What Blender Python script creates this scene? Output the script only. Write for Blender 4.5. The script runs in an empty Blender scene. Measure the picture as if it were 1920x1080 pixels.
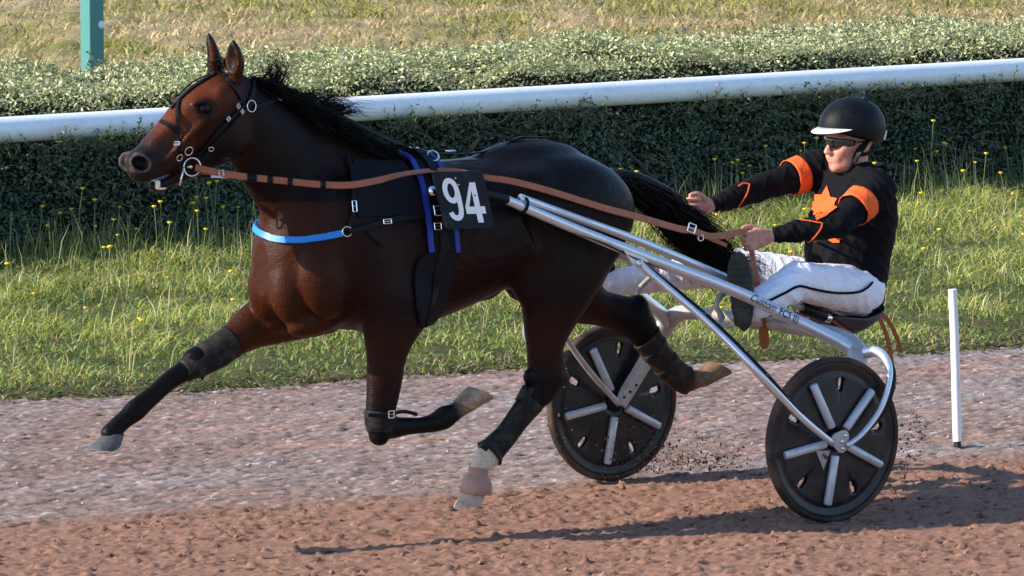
import bpy, math, random
import numpy as np
from mathutils import Vector, Matrix
rng = np.random.default_rng(7)
random.seed(7)
scene = bpy.context.scene
COL = scene.collection
R = math.radians

# ------------------------------------------------------------------ camera
FPX, PITCH, CAMH = 10890.0, 6.2, 3.293
cd = bpy.data.cameras.new('camera'); cam = bpy.data.objects.new('camera', cd); COL.objects.link(cam)
cam.location = (0, 0, CAMH); cam.rotation_euler = (R(90 - PITCH), 0, 0)
cd.sensor_width = 36.0; cd.lens = FPX / 1920 * 36.0; cd.clip_start = 0.5; cd.clip_end = 5000
scene.camera = cam

# ------------------------------------------------------------------ sky, sun, exposure
SUN_AZ, SUN_EL = 17.0, 28.0          # azimuth: degrees towards the camera from straight left
sd = np.array([-math.cos(R(SUN_AZ)) * math.cos(R(SUN_EL)), -math.sin(R(SUN_AZ)) * math.cos(R(SUN_EL)), math.sin(R(SUN_EL))])
w = bpy.data.worlds.new('World'); scene.world = w; w.use_nodes = True
nt = w.node_tree
sky = nt.nodes.new('ShaderNodeTexSky'); sky.sky_type = 'NISHITA'; sky.sun_disc = False
sky.sun_elevation = R(SUN_EL); sky.sun_rotation = math.atan2(sd[0], sd[1])
sky.air_density = 1.0; sky.dust_density = 0.4; sky.ozone_density = 4.0
bg = nt.nodes['Background']; bg.inputs['Strength'].default_value = 0.15
nt.links.new(sky.outputs[0], bg.inputs['Color'])
sl = bpy.data.lights.new('sun', 'SUN'); sl.energy = 4.7; sl.angle = R(0.55); sl.color = (1.0, 0.90, 0.76)
so = bpy.data.objects.new('sun', sl); COL.objects.link(so); so.location = (-8, 15, 9)
so.rotation_euler = Vector(-sd).to_track_quat('-Z', 'Y').to_euler()
scene.view_settings.view_transform = 'Standard'; scene.view_settings.look = 'None'
scene.view_settings.exposure = 0.90; scene.view_settings.gamma = 1.0
scene.cycles.max_bounces = 6; scene.cycles.diffuse_bounces = 3; scene.cycles.transparent_max_bounces = 8
scene.cycles.use_denoising = True

# ------------------------------------------------------------------ the frame of horse and sulky
# x forward along the heading, y to the horse's left, z up; origin on the ground under the axle
YAW = R(36)
HX = np.array([-math.cos(YAW), -math.sin(YAW), 0.0]); LY = np.array([math.sin(YAW), -math.cos(YAW), 0.0]); UZ = np.array([0, 0, 1.0])
ORG = np.array([0.80286, 22.56425, 0.0])
BAS = np.stack([HX, LY, UZ])
def W(p): return ORG + np.asarray(p, float) @ BAS
def Fr(p): return (np.asarray(p, float) - ORG) @ BAS.T
_p = R(PITCH)
CF = np.array([0, math.cos(_p), -math.sin(_p)]); CU = np.array([0, math.sin(_p), math.cos(_p)]); CR = np.array([1.0, 0, 0]); CC = np.array([0, 0, CAMH])
def ray(u, v): return CF + CR * (u - 960) / FPX - CU * (v - 540) / FPX
def at(u, v, y):
    """sight line through a photo point met with the plane y = const of the horse's frame"""
    d = ray(u, v); t = ((ORG + LY * y - CC) @ LY) / (d @ LY)
    return Fr(CC + t * d)
def gnd(u, v, z=0.0):
    d = ray(u, v); t = (z - CAMH) / d[2]; return CC + t * d

# ------------------------------------------------------------------ materials
MATS = {}
def N(m, t, **kw):
    n = m.node_tree.nodes.new(t)
    for k, v in kw.items(): setattr(n, k, v)
    return n
def mat(name, col=(.5, .5, .5), rough=.5, metal=0.0, spec=.5, coat=0.0, coat_r=.1, sheen=0.0, sss=0.0):
    m = bpy.data.materials.new(name); m.use_nodes = True
    b = m.node_tree.nodes['Principled BSDF']
    b.inputs['Base Color'].default_value = (*col, 1); b.inputs['Roughness'].default_value = rough
    b.inputs['Metallic'].default_value = metal; b.inputs['Specular IOR Level'].default_value = spec
    b.inputs['Coat Weight'].default_value = coat; b.inputs['Coat Roughness'].default_value = coat_r
    b.inputs['Sheen Weight'].default_value = sheen
    MATS[name] = m
    return m
def bsdf(m): return m.node_tree.nodes['Principled BSDF']
def L(m, a, b): m.node_tree.links.new(a, b)
def coords(m, scale=(1, 1, 1), rot=(0, 0, 0)):
    g = N(m, 'ShaderNodeNewGeometry'); mp = N(m, 'ShaderNodeMapping')
    mp.inputs['Scale'].default_value = scale; mp.inputs['Rotation'].default_value = rot
    L(m, g.outputs['Position'], mp.inputs['Vector']); return mp.outputs[0]
def noise(m, scale, detail=4, rough=.6, vec=None):
    n = N(m, 'ShaderNodeTexNoise'); n.inputs['Scale'].default_value = scale
    n.inputs['Detail'].default_value = detail; n.inputs['Roughness'].default_value = rough
    L(m, vec if vec is not None else coords(m), n.inputs['Vector']); return n.outputs['Fac']
def ramp(m, fac, stops):
    r = N(m, 'ShaderNodeValToRGB'); e = r.color_ramp.elements
    while len(e) < len(stops): e.new(.5)
    for k, (p, c) in enumerate(stops):
        e[k].position = p; e[k].color = (*c, 1) if len(c) == 3 else c
    L(m, fac, r.inputs[0]); return r.outputs[0]
def mix(m, fac, a, b, mode='MIX'):
    x = N(m, 'ShaderNodeMix', data_type='RGBA', blend_type=mode)
    for s, v in ((0, fac), (6, a), (7, b)):
        if hasattr(v, 'is_linked'): L(m, v, x.inputs[s])
        elif s == 0: x.inputs[0].default_value = v
        else: x.inputs[s].default_value = (*v, 1)
    return x.outputs[2]
def bump(m, h, strength=.3, dist=.01):
    b = N(m, 'ShaderNodeBump'); b.inputs['Strength'].default_value = strength; b.inputs['Distance'].default_value = dist
    L(m, h, b.inputs['Height']); L(m, b.outputs[0], bsdf(m).inputs['Normal'])
def worn(name, col, dirt=(.20, .12, .085), amount=.5, scale=14, rough=.5, metal=0.0, spec=None, bmp=.15, coat=0.0, cover=(.46, .70), rvar=.15):
    """a base colour with blotches of dried track dirt, scuffs in the gloss and fine relief"""
    if spec is None: spec = .12 if max(col) < .03 else .45          # soot-black things are matt
    m = mat(name, col, rough, metal, spec, coat)
    n1 = noise(m, scale, 6, .68); n2 = noise(m, scale * 7, 4, .6)
    f = ramp(m, n1, [(cover[0], (0, 0, 0)), (cover[1], (amount,) * 3)])
    c = mix(m, f, col, dirt)
    c = mix(m, .35, c, ramp(m, n2, [(.3, (.72,) * 3), (.7, (1.1,) * 3)]), 'MULTIPLY')
    L(m, c, bsdf(m).inputs['Base Color'])
    r = N(m, 'ShaderNodeMapRange'); r.inputs['To Min'].default_value = max(.03, rough - rvar); r.inputs['To Max'].default_value = min(1, rough + rvar)
    L(m, n1, r.inputs['Value']); L(m, r.outputs[0], bsdf(m).inputs['Roughness'])
    if bmp: bump(m, n2, bmp, .004)
    return m

# ------------------------------------------------------------------ objects
def tag(o, label=None, cat=None, group=None, kind=None):
    if label: o['label'] = label
    if cat: o['category'] = cat
    if group: o['group'] = group
    if kind: o['kind'] = kind
    return o
BASE = {}
def thing(name, label, cat, base, group=None):
    """an Empty at the base of a thing (world position); its parts hang under it"""
    o = bpy.data.objects.new(name, None); COL.objects.link(o); o.location = base; o.empty_display_size = .1
    BASE[o.name] = np.array(base, float); tag(o, label, cat, group); return o
def origin_of(o): return BASE.get(o.name, np.zeros(3))
def make_mesh(name, V, Fc, smooth=True):
    me = bpy.data.meshes.new(name)
    V = np.asarray(V, np.float32)
    if isinstance(Fc, np.ndarray):
        n, k = Fc.shape
        me.vertices.add(len(V)); me.vertices.foreach_set('co', V.ravel())
        me.loops.add(n * k); me.loops.foreach_set('vertex_index', Fc.astype(np.int32).ravel())
        me.polygons.add(n); me.polygons.foreach_set('loop_start', np.arange(0, n * k, k, dtype=np.int32))
        me.update(calc_edges=True)
    else:
        me.from_pydata([tuple(map(float, v)) for v in V], [], [tuple(map(int, f)) for f in Fc]); me.update()
    if smooth: me.polygons.foreach_set('use_smooth', np.ones(len(me.polygons), bool))
    return me
def obj(name, V, Fc, m, parent=None, smooth=True, base=None, mats=None, midx=None, colors=None, sharp=None):
    """V in world coordinates; the mesh is stored relative to its thing's base"""
    o0 = origin_of(parent) if parent is not None else (np.array(base, float) if base is not None else np.zeros(3))
    me = make_mesh(name, np.asarray(V, float) - o0, Fc, smooth)
    for x in (mats or [m]): me.materials.append(MATS[x] if isinstance(x, str) else x)
    if midx is not None: me.polygons.foreach_set('material_index', np.asarray(midx, np.int32))
    if colors is not None:
        a = me.color_attributes.new('tint', 'FLOAT_COLOR', 'POINT')
        c = np.ones((len(me.vertices), 4), np.float32); c[:, :colors.shape[1]] = colors
        a.data.foreach_set('color', c.ravel())
    if sharp: me.set_sharp_from_angle(angle=R(sharp))
    o = bpy.data.objects.new(name, me); COL.objects.link(o)
    BASE[o.name] = o0
    if parent is not None: o.parent = parent
    else: o.location = o0
    return o
class MB:
    """collects pieces of one mesh; everything given in world coordinates"""
    def __init__(s): s.V = []; s.F = []; s.n = 0; s.mi = []
    def add(s, V, Fc, mi=0):
        V = np.asarray(V, float); s.V.append(V)
        s.F += [tuple(int(i) + s.n for i in f) for f in Fc]; s.n += len(V); s.mi += [mi] * len(Fc); return s
    def build(s, name, m, parent=None, smooth=True, sharp=40, base=None, mats=None):
        return obj(name, np.concatenate(s.V), s.F, m, parent, smooth, base, mats=mats, midx=s.mi if mats else None, sharp=sharp)
def unit(v): v = np.asarray(v, float); return v / (np.linalg.norm(v) + 1e-12)
def catmull(P, n):
    P = np.asarray(P, float)
    if len(P) == 2: return np.linspace(P[0], P[1], n + 1)
    Q = np.vstack([2 * P[0] - P[1], P, 2 * P[-1] - P[-2]]); out = []
    for i in range(1, len(Q) - 2):
        t = np.linspace(0, 1, n, endpoint=False)[:, None]
        a, b, c, d = Q[i - 1], Q[i], Q[i + 1], Q[i + 2]
        out.append(.5 * (2 * b + (c - a) * t + (2 * a - 5 * b + 4 * c - d) * t ** 2 + (3 * b - 3 * c + d - a) * t ** 3))
    return np.vstack(out + [P[-1:]])
def frames(P, up=None, normals=None):
    P = np.asarray(P, float); T = np.gradient(P, axis=0); T /= np.linalg.norm(T, axis=1)[:, None] + 1e-12
    if normals is not None:
        Nn = normals - (np.sum(normals * T, 1))[:, None] * T; Nn /= np.linalg.norm(Nn, axis=1)[:, None] + 1e-12
    else:
        u = np.array(up if up is not None else ([0, 0, 1.0] if abs(T[0][2]) < .9 else [1.0, 0, 0]), float)
        Nn = np.zeros_like(P); n = u - (u @ T[0]) * T[0]; n = unit(n)
        for i in range(len(P)):
            n = n - (n @ T[i]) * T[i]; n = unit(n); Nn[i] = n
    return T, Nn, np.cross(T, Nn)
def tube(P, r, k=10, up=None, r2=None, cap=True, normals=None):
    """tube along P with radius r (scalar or list); r2 is the radius along the second axis"""
    P = np.asarray(P, float); n = len(P); r = np.broadcast_to(np.asarray(r, float), (n,)); r2 = r if r2 is None else np.broadcast_to(np.asarray(r2, float), (n,))
    T, A, B = frames(P, up, normals); th = np.linspace(0, 2 * np.pi, k, endpoint=False)
    V = (P[:, None] + (np.cos(th)[None, :, None] * A[:, None] * r[:, None, None] + np.sin(th)[None, :, None] * B[:, None] * r2[:, None, None])).reshape(-1, 3)
    Fc = [(i * k + j, i * k + (j + 1) % k, (i + 1) * k + (j + 1) % k, (i + 1) * k + j) for i in range(n - 1) for j in range(k)]
    if cap: Fc += [tuple(range(k - 1, -1, -1)), tuple((n - 1) * k + j for j in range(k))]
    return V, Fc
def ribbon(P, normals, width, thick):
    """flat strap: width across, thickness along the normals; slightly rounded in section"""
    P = np.asarray(P, float); n = len(P); T, A, B = frames(P, normals=np.asarray(normals, float))
    wd = np.broadcast_to(np.asarray(width, float), (n,)) / 2; t = thick
    sec = [(-1, 0), (-.9, 1), (.9, 1), (1, 0), (.9, -.3), (-.9, -.3)]; k = len(sec)
    V = np.stack([P + B * (wd * a)[:, None] + A * (t * b) for a, b in sec], 1).reshape(-1, 3)
    Fc = [(i * k + j, i * k + (j + 1) % k, (i + 1) * k + (j + 1) % k, (i + 1) * k + j) for i in range(n - 1) for j in range(k)]
    Fc += [tuple(range(k - 1, -1, -1)), tuple((n - 1) * k + j for j in range(k))]
    return V, Fc
def ring(c, nrm, rad, r, k=28, kk=8, arc=2 * math.pi, start=0.0, ax=None):
    nrm = unit(nrm); a = unit(np.cross(nrm, ax if ax is not None else ([0, 0, 1] if abs(nrm[2]) < .9 else [1, 0, 0]))); b = np.cross(nrm, a)
    full = arc >= 2 * math.pi - 1e-6
    t = start + np.linspace(0, arc, k, endpoint=not full)
    P = np.asarray(c) + rad * (np.cos(t)[:, None] * a + np.sin(t)[:, None] * b)
    if not full: return tube(P, r, kk)
    th = np.linspace(0, 2 * np.pi, kk, endpoint=False)
    rd = (P - c) / rad
    V = (P[:, None] + r * (np.cos(th)[None, :, None] * rd[:, None] + np.sin(th)[None, :, None] * nrm)).reshape(-1, 3)
    Fc = [(i * kk + j, ((i + 1) % k) * kk + j, ((i + 1) % k) * kk + (j + 1) % kk, i * kk + (j + 1) % kk) for i in range(k) for j in range(kk)]
    return V, Fc
def lathe(c, axis, prof, k=40, ax=None):
    """prof: (radius, offset along axis) pairs"""
    axis = unit(axis); a = unit(np.cross(axis, ax if ax is not None else ([0, 0, 1] if abs(axis[2]) < .9 else [1, 0, 0]))); b = np.cross(axis, a)
    th = np.linspace(0, 2 * np.pi, k, endpoint=False)
    V = np.concatenate([np.asarray(c) + axis * z + r * (np.cos(th)[:, None] * a + np.sin(th)[:, None] * b) for r, z in prof])
    Fc = [(i * k + j, i * k + (j + 1) % k, (i + 1) * k + (j + 1) % k, (i + 1) * k + j) for i in range(len(prof) - 1) for j in range(k)]
    return V, Fc
def box(c, ax, ay, az, bev=0.0):
    """oriented box with half-axes ax, ay, az; chamfered when bev > 0"""
    c, ax, ay, az = (np.asarray(t, float) for t in (c, ax, ay, az))
    la, lb, lc = (np.linalg.norm(t) for t in (ax, ay, az))
    if not bev:
        V = [c + i * ax + j * ay + k * az for i in (-1, 1) for j in (-1, 1) for k in (-1, 1)]
        return V, [(0, 1, 3, 2), (4, 6, 7, 5), (0, 4, 5, 1), (2, 3, 7, 6), (0, 2, 6, 4), (1, 5, 7, 3)]
    V = []; 
    def ringv(sa, sb, z):
        e = bev
        pts = [(-la + e, -lb), (la - e, -lb), (la, -lb + e), (la, lb - e), (la - e, lb), (-la + e, lb), (-la, lb - e), (-la, -lb + e)]
        return [c + ax / la * x * sa + ay / lb * y * sb + az / lc * z for x, y in pts]
    sa, sb = 1 - bev / la, 1 - bev / lb
    V = ringv(sa, sb, -lc) + ringv(1, 1, -lc + bev) + ringv(1, 1, lc - bev) + ringv(sa, sb, lc)
    Fc = [(i * 8 + j, i * 8 + (j + 1) % 8, (i + 1) * 8 + (j + 1) % 8, (i + 1) * 8 + j) for i in range(3) for j in range(8)]
    Fc += [tuple(range(7, -1, -1)), tuple(range(24, 32))]
    return V, Fc
def ball(c, rx, ry=None, rz=None, n=12, k=18, ax=None):
    ry = rx if ry is None else ry; rz = rx if rz is None else rz
    M = np.eye(3) if ax is None else np.asarray(ax)
    V = []; Fc = []
    for i in range(n + 1):
        p = math.pi * i / n
        for j in range(k):
            t = 2 * math.pi * j / k
            V.append(np.array([rx * math.sin(p) * math.cos(t), ry * math.sin(p) * math.sin(t), rz * math.cos(p)]) @ M + c)
    for i in range(n):
        for j in range(k): Fc.append((i * k + j, (i + 1) * k + j, (i + 1) * k + (j + 1) % k, i * k + (j + 1) % k))
    return V, Fc

# ------------------------------------------------------------------ bodies as smooth distance fields
class Field:
    def __init__(s, lo, hi, h):
        s.lo = np.array(lo, float); s.h = h; s.n = np.ceil((np.array(hi) - lo) / h).astype(int) + 1
        s.S = np.full(s.n, .2, np.float32)
        s.ax = [s.lo[i] + h * np.arange(s.n[i]) for i in range(3)]
    def sub(s, lo, hi):
        a = np.clip(np.floor((np.array(lo) - s.lo) / s.h).astype(int), 0, s.n); b = np.clip(np.ceil((np.array(hi) - s.lo) / s.h).astype(int) + 1, 0, s.n)
        sl = tuple(slice(a[i], b[i]) for i in range(3))
        X = s.ax[0][sl[0]][:, None, None]; Y = s.ax[1][sl[1]][None, :, None]; Z = s.ax[2][sl[2]][None, None, :]
        return sl, X, Y, Z
    def put(s, sl, D, k, op='add'):
        D = D.astype(np.float32); A = s.S[sl]
        if op == 'cut': D = -D; hh = np.clip(.5 + .5 * (D - A) / k, 0, 1); s.S[sl] = A + (D - A) * hh + k * hh * (1 - hh)
        else: hh = np.clip(.5 + .5 * (A - D) / k, 0, 1); s.S[sl] = A + (D - A) * hh - k * hh * (1 - hh)
    def ell(s, c, r, k=.02, ax=None, op='add'):
        """ellipsoid; ax: rows are its axes"""
        c = np.array(c, float); r = np.array(r, float); M = np.eye(3) if ax is None else np.asarray(ax, float)
        ext = np.sqrt(((M * r[:, None]) ** 2).sum(0)) + k + .02
        sl, X, Y, Z = s.sub(c - ext, c + ext); x, y, z = X - c[0], Y - c[1], Z - c[2]
        q = [M[i][0] * x + M[i][1] * y + M[i][2] * z for i in range(3)]
        k0 = np.sqrt(sum((q[i] / r[i]) ** 2 for i in range(3))); k1 = np.sqrt(sum((q[i] / r[i] ** 2) ** 2 for i in range(3))) + 1e-9
        s.put(sl, k0 * (k0 - 1) / k1, k, op)
    def limb(s, st, k=.02, lat=(0, 1, 0), n=4, op='add'):
        """st rows: x, y, z, half-size h in the plane across lat, half-size w along lat"""
        Q = catmull(np.asarray(st, float), n); lat = np.asarray(lat, float)
        m = Q[:, 3:5].max() + k + .02
        sl, X, Y, Z = s.sub(Q[:, :3].min(0) - m, Q[:, :3].max(0) + m)
        D = np.full([q.stop - q.start for q in sl], .2, np.float32); o = [q.start for q in sl]
        for a, b in zip(Q[:-1], Q[1:]):
            mm = max(a[3:5].max(), b[3:5].max()) + k + .02
            s2, x, y, z = s.sub(np.minimum(a[:3], b[:3]) - mm, np.maximum(a[:3], b[:3]) + mm)
            d = b[:3] - a[:3]; Ln = np.linalg.norm(d) + 1e-9; t = d / Ln
            l = unit(lat - (lat @ t) * t); nn = np.cross(t, l)
            px, py, pz = x - a[0], y - a[1], z - a[2]
            u = px * t[0] + py * t[1] + pz * t[2]; uc = np.clip(u, 0, Ln); f = uc / Ln; e = u - uc
            H = a[3] + (b[3] - a[3]) * f; Wd = a[4] + (b[4] - a[4]) * f; E = np.minimum(H, Wd)
            q = px * nn[0] + py * nn[1] + pz * nn[2]; v = px * l[0] + py * l[1] + pz * l[2]
            k0 = np.sqrt((q / H) ** 2 + (v / Wd) ** 2 + (e / E) ** 2); k1 = np.sqrt((q / H ** 2) ** 2 + (v / Wd ** 2) ** 2 + (e / E ** 2) ** 2) + 1e-9
            s3 = tuple(slice(s2[i].start - o[i], s2[i].stop - o[i]) for i in range(3))
            D[s3] = np.minimum(D[s3], np.where(k0 < 1e-4, -E, k0 * (k0 - 1) / k1))
        s.put(sl, D, k, op)
    def mesh(s, smooth=2):
        S = s.S; ins = S < 0
        c = np.zeros(s.n - 1, np.int8)
        for i in (0, 1):
            for j in (0, 1):
                for k in (0, 1): c += ins[i:s.n[0] - 1 + i, j:s.n[1] - 1 + j, k:s.n[2] - 1 + k]
        I = np.argwhere((c > 0) & (c < 8)); idm = np.full(s.n - 1, -1, np.int32); idm[tuple(I.T)] = np.arange(len(I))
        acc = np.zeros((len(I), 3)); cnt = np.zeros(len(I))
        cor = [(i, j, k) for i in (0, 1) for j in (0, 1) for k in (0, 1)]
        for a in cor:
            for ax in range(3):
                if a[ax]: continue
                b = list(a); b[ax] = 1
                va = S[I[:, 0] + a[0], I[:, 1] + a[1], I[:, 2] + a[2]]; vb = S[I[:, 0] + b[0], I[:, 1] + b[1], I[:, 2] + b[2]]
                x = (va < 0) != (vb < 0); t = np.where(x, va / np.where(x, va - vb, 1), 0)
                p = np.tile(np.array(a, float), (len(I), 1)); p[:, ax] = t
                acc[x] += p[x]; cnt[x] += 1
        V = s.lo + s.h * (I + acc / cnt[:, None])
        Fq = []
        for ax in range(3):
            A = np.take(ins, range(s.n[ax] - 1), ax); B = np.take(ins, range(1, s.n[ax]), ax)
            E = np.argwhere(A != B); o1, o2 = [(1, 2), (2, 0), (0, 1)][ax]
            E = E[(E[:, o1] > 0) & (E[:, o2] > 0) & (E[:, o1] < s.n[o1] - 1) & (E[:, o2] < s.n[o2] - 1)]
            q = []
            for d1, d2 in ((0, 0), (-1, 0), (-1, -1), (0, -1)):
                e = E.copy(); e[:, o1] += d1; e[:, o2] += d2; q.append(idm[tuple(e.T)])
            q = np.stack(q, 1); flip = ~A[tuple(E.T)]
            q[flip] = q[flip][:, ::-1]; Fq.append(q)
        Fq = np.concatenate(Fq); Fq = Fq[(Fq >= 0).all(1)]
        e = np.concatenate([Fq[:, [i, (i + 1) % 4]] for i in range(4)])
        for _ in range(smooth):
            a = np.zeros_like(V); n = np.zeros(len(V))
            for i in range(3): a[:, i] = np.bincount(e[:, 0], V[e[:, 1], i], len(V)) + np.bincount(e[:, 1], V[e[:, 0], i], len(V))
            n = np.bincount(e[:, 0], minlength=len(V)) + np.bincount(e[:, 1], minlength=len(V))
            V = V * .5 + .5 * a / np.maximum(n, 1)[:, None]
        return V, Fq
    def d(s, P):
        P = np.atleast_2d(P); g = (P - s.lo) / s.h; g = np.clip(g, 0, s.n - 1.001); i = g.astype(int); f = g - i; out = 0
        for a in (0, 1):
            for b in (0, 1):
                for c in (0, 1):
                    out = out + s.S[i[:, 0] + a, i[:, 1] + b, i[:, 2] + c] * np.abs(1 - a - f[:, 0]) * np.abs(1 - b - f[:, 1]) * np.abs(1 - c - f[:, 2])
        return out
    def grad(s, P, e=.012):
        g = np.stack([s.d(P + e * np.eye(3)[i]) - s.d(P - e * np.eye(3)[i]) for i in range(3)], 1)
        return g / (np.linalg.norm(g, axis=1)[:, None] + 1e-9)
    def snap(s, P, off=0.0, it=12):
        P = np.array(np.atleast_2d(P), float)
        for _ in range(it):
            P = P - np.clip(s.d(P) - off, -.03, .03)[:, None] * s.grad(P) * .8
        return P
    def hit(s, u, v, near=18.0, far=26.0):
        """first point of the body met by the sight line through a photo point (frame coordinates)"""
        d = ray(u, v); d = d / np.linalg.norm(d); t = np.arange(near, far, .006)
        P = Fr(CC + t[:, None] * d); ok = ((P > s.lo) & (P < s.lo + s.h * (s.n - 1))).all(1)
        P = P[ok]; D = s.d(P); i = np.argmax(D < 0)
        if not (D < 0).any(): return P[np.argmin(D)]
        return P[i]
SEC = (math.cos(YAW), math.sin(YAW))
def leg(rows, ysc=1.0):
    """rows: photo centre u, v, seen half-width in photo pixels, lateral plane y, lateral half-width w -> stations of a limb.
    The fore-and-aft half-size is solved from the seen half-width, which also holds some of the lateral one."""
    C = np.array([at(u, v, y) for u, v, _, y, _ in rows]); T = np.gradient(C, axis=0); out = []
    def im(vec):                                        # frame vector -> picture plane, metres
        wv = np.asarray(vec) @ BAS; return np.array([wv @ CR, wv @ CU])
    for (u, v, hw, y, wd), c, t in zip(rows, C, T):
        t = unit(t); l = unit(np.array([0, 1, 0]) - t[1] * t); n = np.cross(t, l)
        dep = (W(c) - CC) @ CF; hm = hw * dep / FPX
        a = im(t); m = unit(np.array([-a[1], a[0]])); nl = abs(im(l) @ m); nn = abs(im(n) @ m)
        rem = hm ** 2 - (wd * nl) ** 2
        if rem < (.45 * hm) ** 2: rem = (.45 * hm) ** 2; wd = min(wd, math.sqrt(hm ** 2 - rem) / max(nl, 1e-3))
        out.append((*c, math.sqrt(rem) / max(nn, .2), wd))
    return out
# ================================================================== the horse
hf = Field((-.40, -.42, .02), (2.98, .42, 2.02), .0078)
# trunk: x, top, bottom, half-width
TR = np.array([(2.14, 1.14, .95, .05), (2.10, 1.25, .90, .12), (2.02, 1.34, .855, .175), (1.92, 1.40, .825, .215), (1.78, 1.438, .80, .232), (1.62, 1.455, .782, .245),
               (1.48, 1.435, .79, .262), (1.30, 1.41, .835, .28), (1.12, 1.42, .893, .28), (.95, 1.448, .935, .272), (.80, 1.438, .955, .265), (.67, 1.40, .98, .24),
               (.57, 1.345, 1.01, .195), (.50, 1.28, 1.06, .12), (.47, 1.22, 1.12, .05)])
TRd = catmull(TR, 60); TRd = TRd[np.argsort(TRd[:, 0])]
def trunk(F, k=.03):
    sl, X, Y, Z = F.sub((.40, -.36, .70), (2.24, .36, 1.53)); x = X.ravel()
    top, bot, wd = (np.interp(x, TRd[:, 0], TRd[:, i])[:, None, None] for i in (1, 2, 3))
    c = (top + bot) / 2; hh = (top - bot) / 2; s = (Z - c) / hh
    wz = wd * (1 - .16 * np.clip(s, 0, 1.2) ** 2 - .06 * np.clip(-s, 0, 1.2) ** 2)
    r = (np.abs(Y / wz) ** 2.25 + np.abs(s) ** 2.25) ** (1 / 2.25)
    D = (r - 1) * np.minimum(wz, hh) * .95
    ex = np.maximum(x - 2.14, .47 - x).clip(0)[:, None, None]
    F.put(sl, np.maximum(D, D * 0 + ex - .001) + ex, k)
trunk(hf)
# neck
neck_rows = [(640, 395, 128, 0, .15), (585, 350, 112, 0, .118), (535, 300, 95, 0, .093), (495, 258, 82, 0, .082), (458, 222, 72, 0, .078), (430, 200, 60, 0, .07)]
hf.limb(leg(neck_rows), .05)
# head: upper part from poll to upper lip, then the jaw
hf.limb(leg([(447, 176, 40, 0, .06), (420, 188, 50, 0, .085), (392, 206, 56, 0, .096), (365, 230, 53, 0, .090), (338, 257, 46, 0, .072), (311, 281, 40, 0, .058), (285, 300, 37, 0, .056), (265, 313, 33, 0, .048), (256, 319, 24, 0, .036)]), .022)
hf.limb(leg([(425, 255, 44, 0, .062), (400, 276, 38, 0, .06), (372, 296, 30, 0, .05), (342, 318, 22, 0, .036), (318, 333, 17, 0, .032), (298, 344, 15, 0, .035), (290, 348, 11, 0, .03)]), .022)
def hp(u, v, y): return at(u, v, y)
def mp(u, v, y, sy): return at(u, v, y) * (1, sy, 1)
for sy in (1, -1):
    # cheek plate, brow, cheek ridge, temple
    c = hp(415, 250, 0); hf.ell((c[0], sy * .062, c[2]), (.088, .032, .088), .018)
    e = hp(385.5, 203, .1); ex, ez = e[0], e[2]
    hf.ell((ex + .006, sy * .076, ez + .020), (.036, .014, .012), .020)
    hf.ell((ex, sy * .078, ez - .027), (.030, .012, .010), .016)
    hf.ell((ex - .006, sy * .094, ez - .003), (.025, .018, .015), .007, op='cut')
    hf.limb([(ex - .02, sy * .092, ez - .035, .010, .010), (ex + .09, sy * .078, ez - .125, .009, .009), (ex + .15, sy * .062, ez - .19, .006, .006)], .018)
    hf.ell((ex - .10, sy * .075, ez + .045), (.04, .016, .035), .03)
    # nostril with its raised rim
    q = hp(265, 306, .05); qx, qz = q[0], q[2]
    hf.ell((qx - .010, sy * .034, qz + .002), (.046, .022, .036), .018)
    tq = np.linspace(0, 2 * np.pi, 13); hf.limb([(qx + .004 + .036 * math.cos(q) * .92 - .030 * math.sin(q) * .38, sy * (.050 - .012 * math.cos(q)), qz + .036 * math.cos(q) * .38 + .030 * math.sin(q) * .92, .0065, .0065) for q in tq], .010, n=2)
    hf.ell((qx + .006, sy * .062, qz), (.031, .036, .024), .005, op='cut', ax=[(.90, sy * .12, .40), (-.12 * sy, 1, 0), (-.40, 0, .90)])
# flat bridge of the nose
    hf.limb([(*mp(372, 190, .03, sy), .020, .022), (*mp(345, 214, .03, sy), .020, .022), (*mp(315, 243, .026, sy), .018, .020), (*mp(288, 270, .022, sy), .016, .018)], .03)
# lips and open mouth
m0 = hp(300, 338, 0); hf.limb([(m0[0] + .075, 0, m0[2] - .010, .006, .07), (m0[0] - .01, 0, m0[2] + .014, .005, .06), (m0[0] - .075, 0, m0[2] + .035, .003, .05)], .008, op='cut')
c = hp(297, 352, 0); hf.ell((c[0], 0, c[2] + .004), (.032, .030, .020), .012)
# ears (cupped, opening forward)
def ear(base, tip, w_, sy):
    b = np.array(base); t = np.array(tip); d = t - b
    hf.limb([(*(b - d * .15), .022, .022), (*b, .026, .026), (*(b + d * .35), w_ * .9, w_), (*(b + d * .7), w_ * .62, w_ * .72), (*t, .005, .005)], .012, lat=(.35, 1, 0))
    f = np.array([.030, .010 * sy, .006])
    hf.limb([(*(b + d * .10 + f), .012, .012), (*(b + d * .35 + f), w_ * .72, w_ * .74), (*(b + d * .68 + f * .85), w_ * .42, w_ * .50), (*(b + d * .86 + f * .5), .004, .004)], .006, lat=(.35, 1, 0), op='cut')
ear(hp(442, 140, .065), hp(437, 75, .078), .040, 1)
ear(hp(404, 134, -.06), hp(391, 62, -.078), .034, -1)
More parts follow.
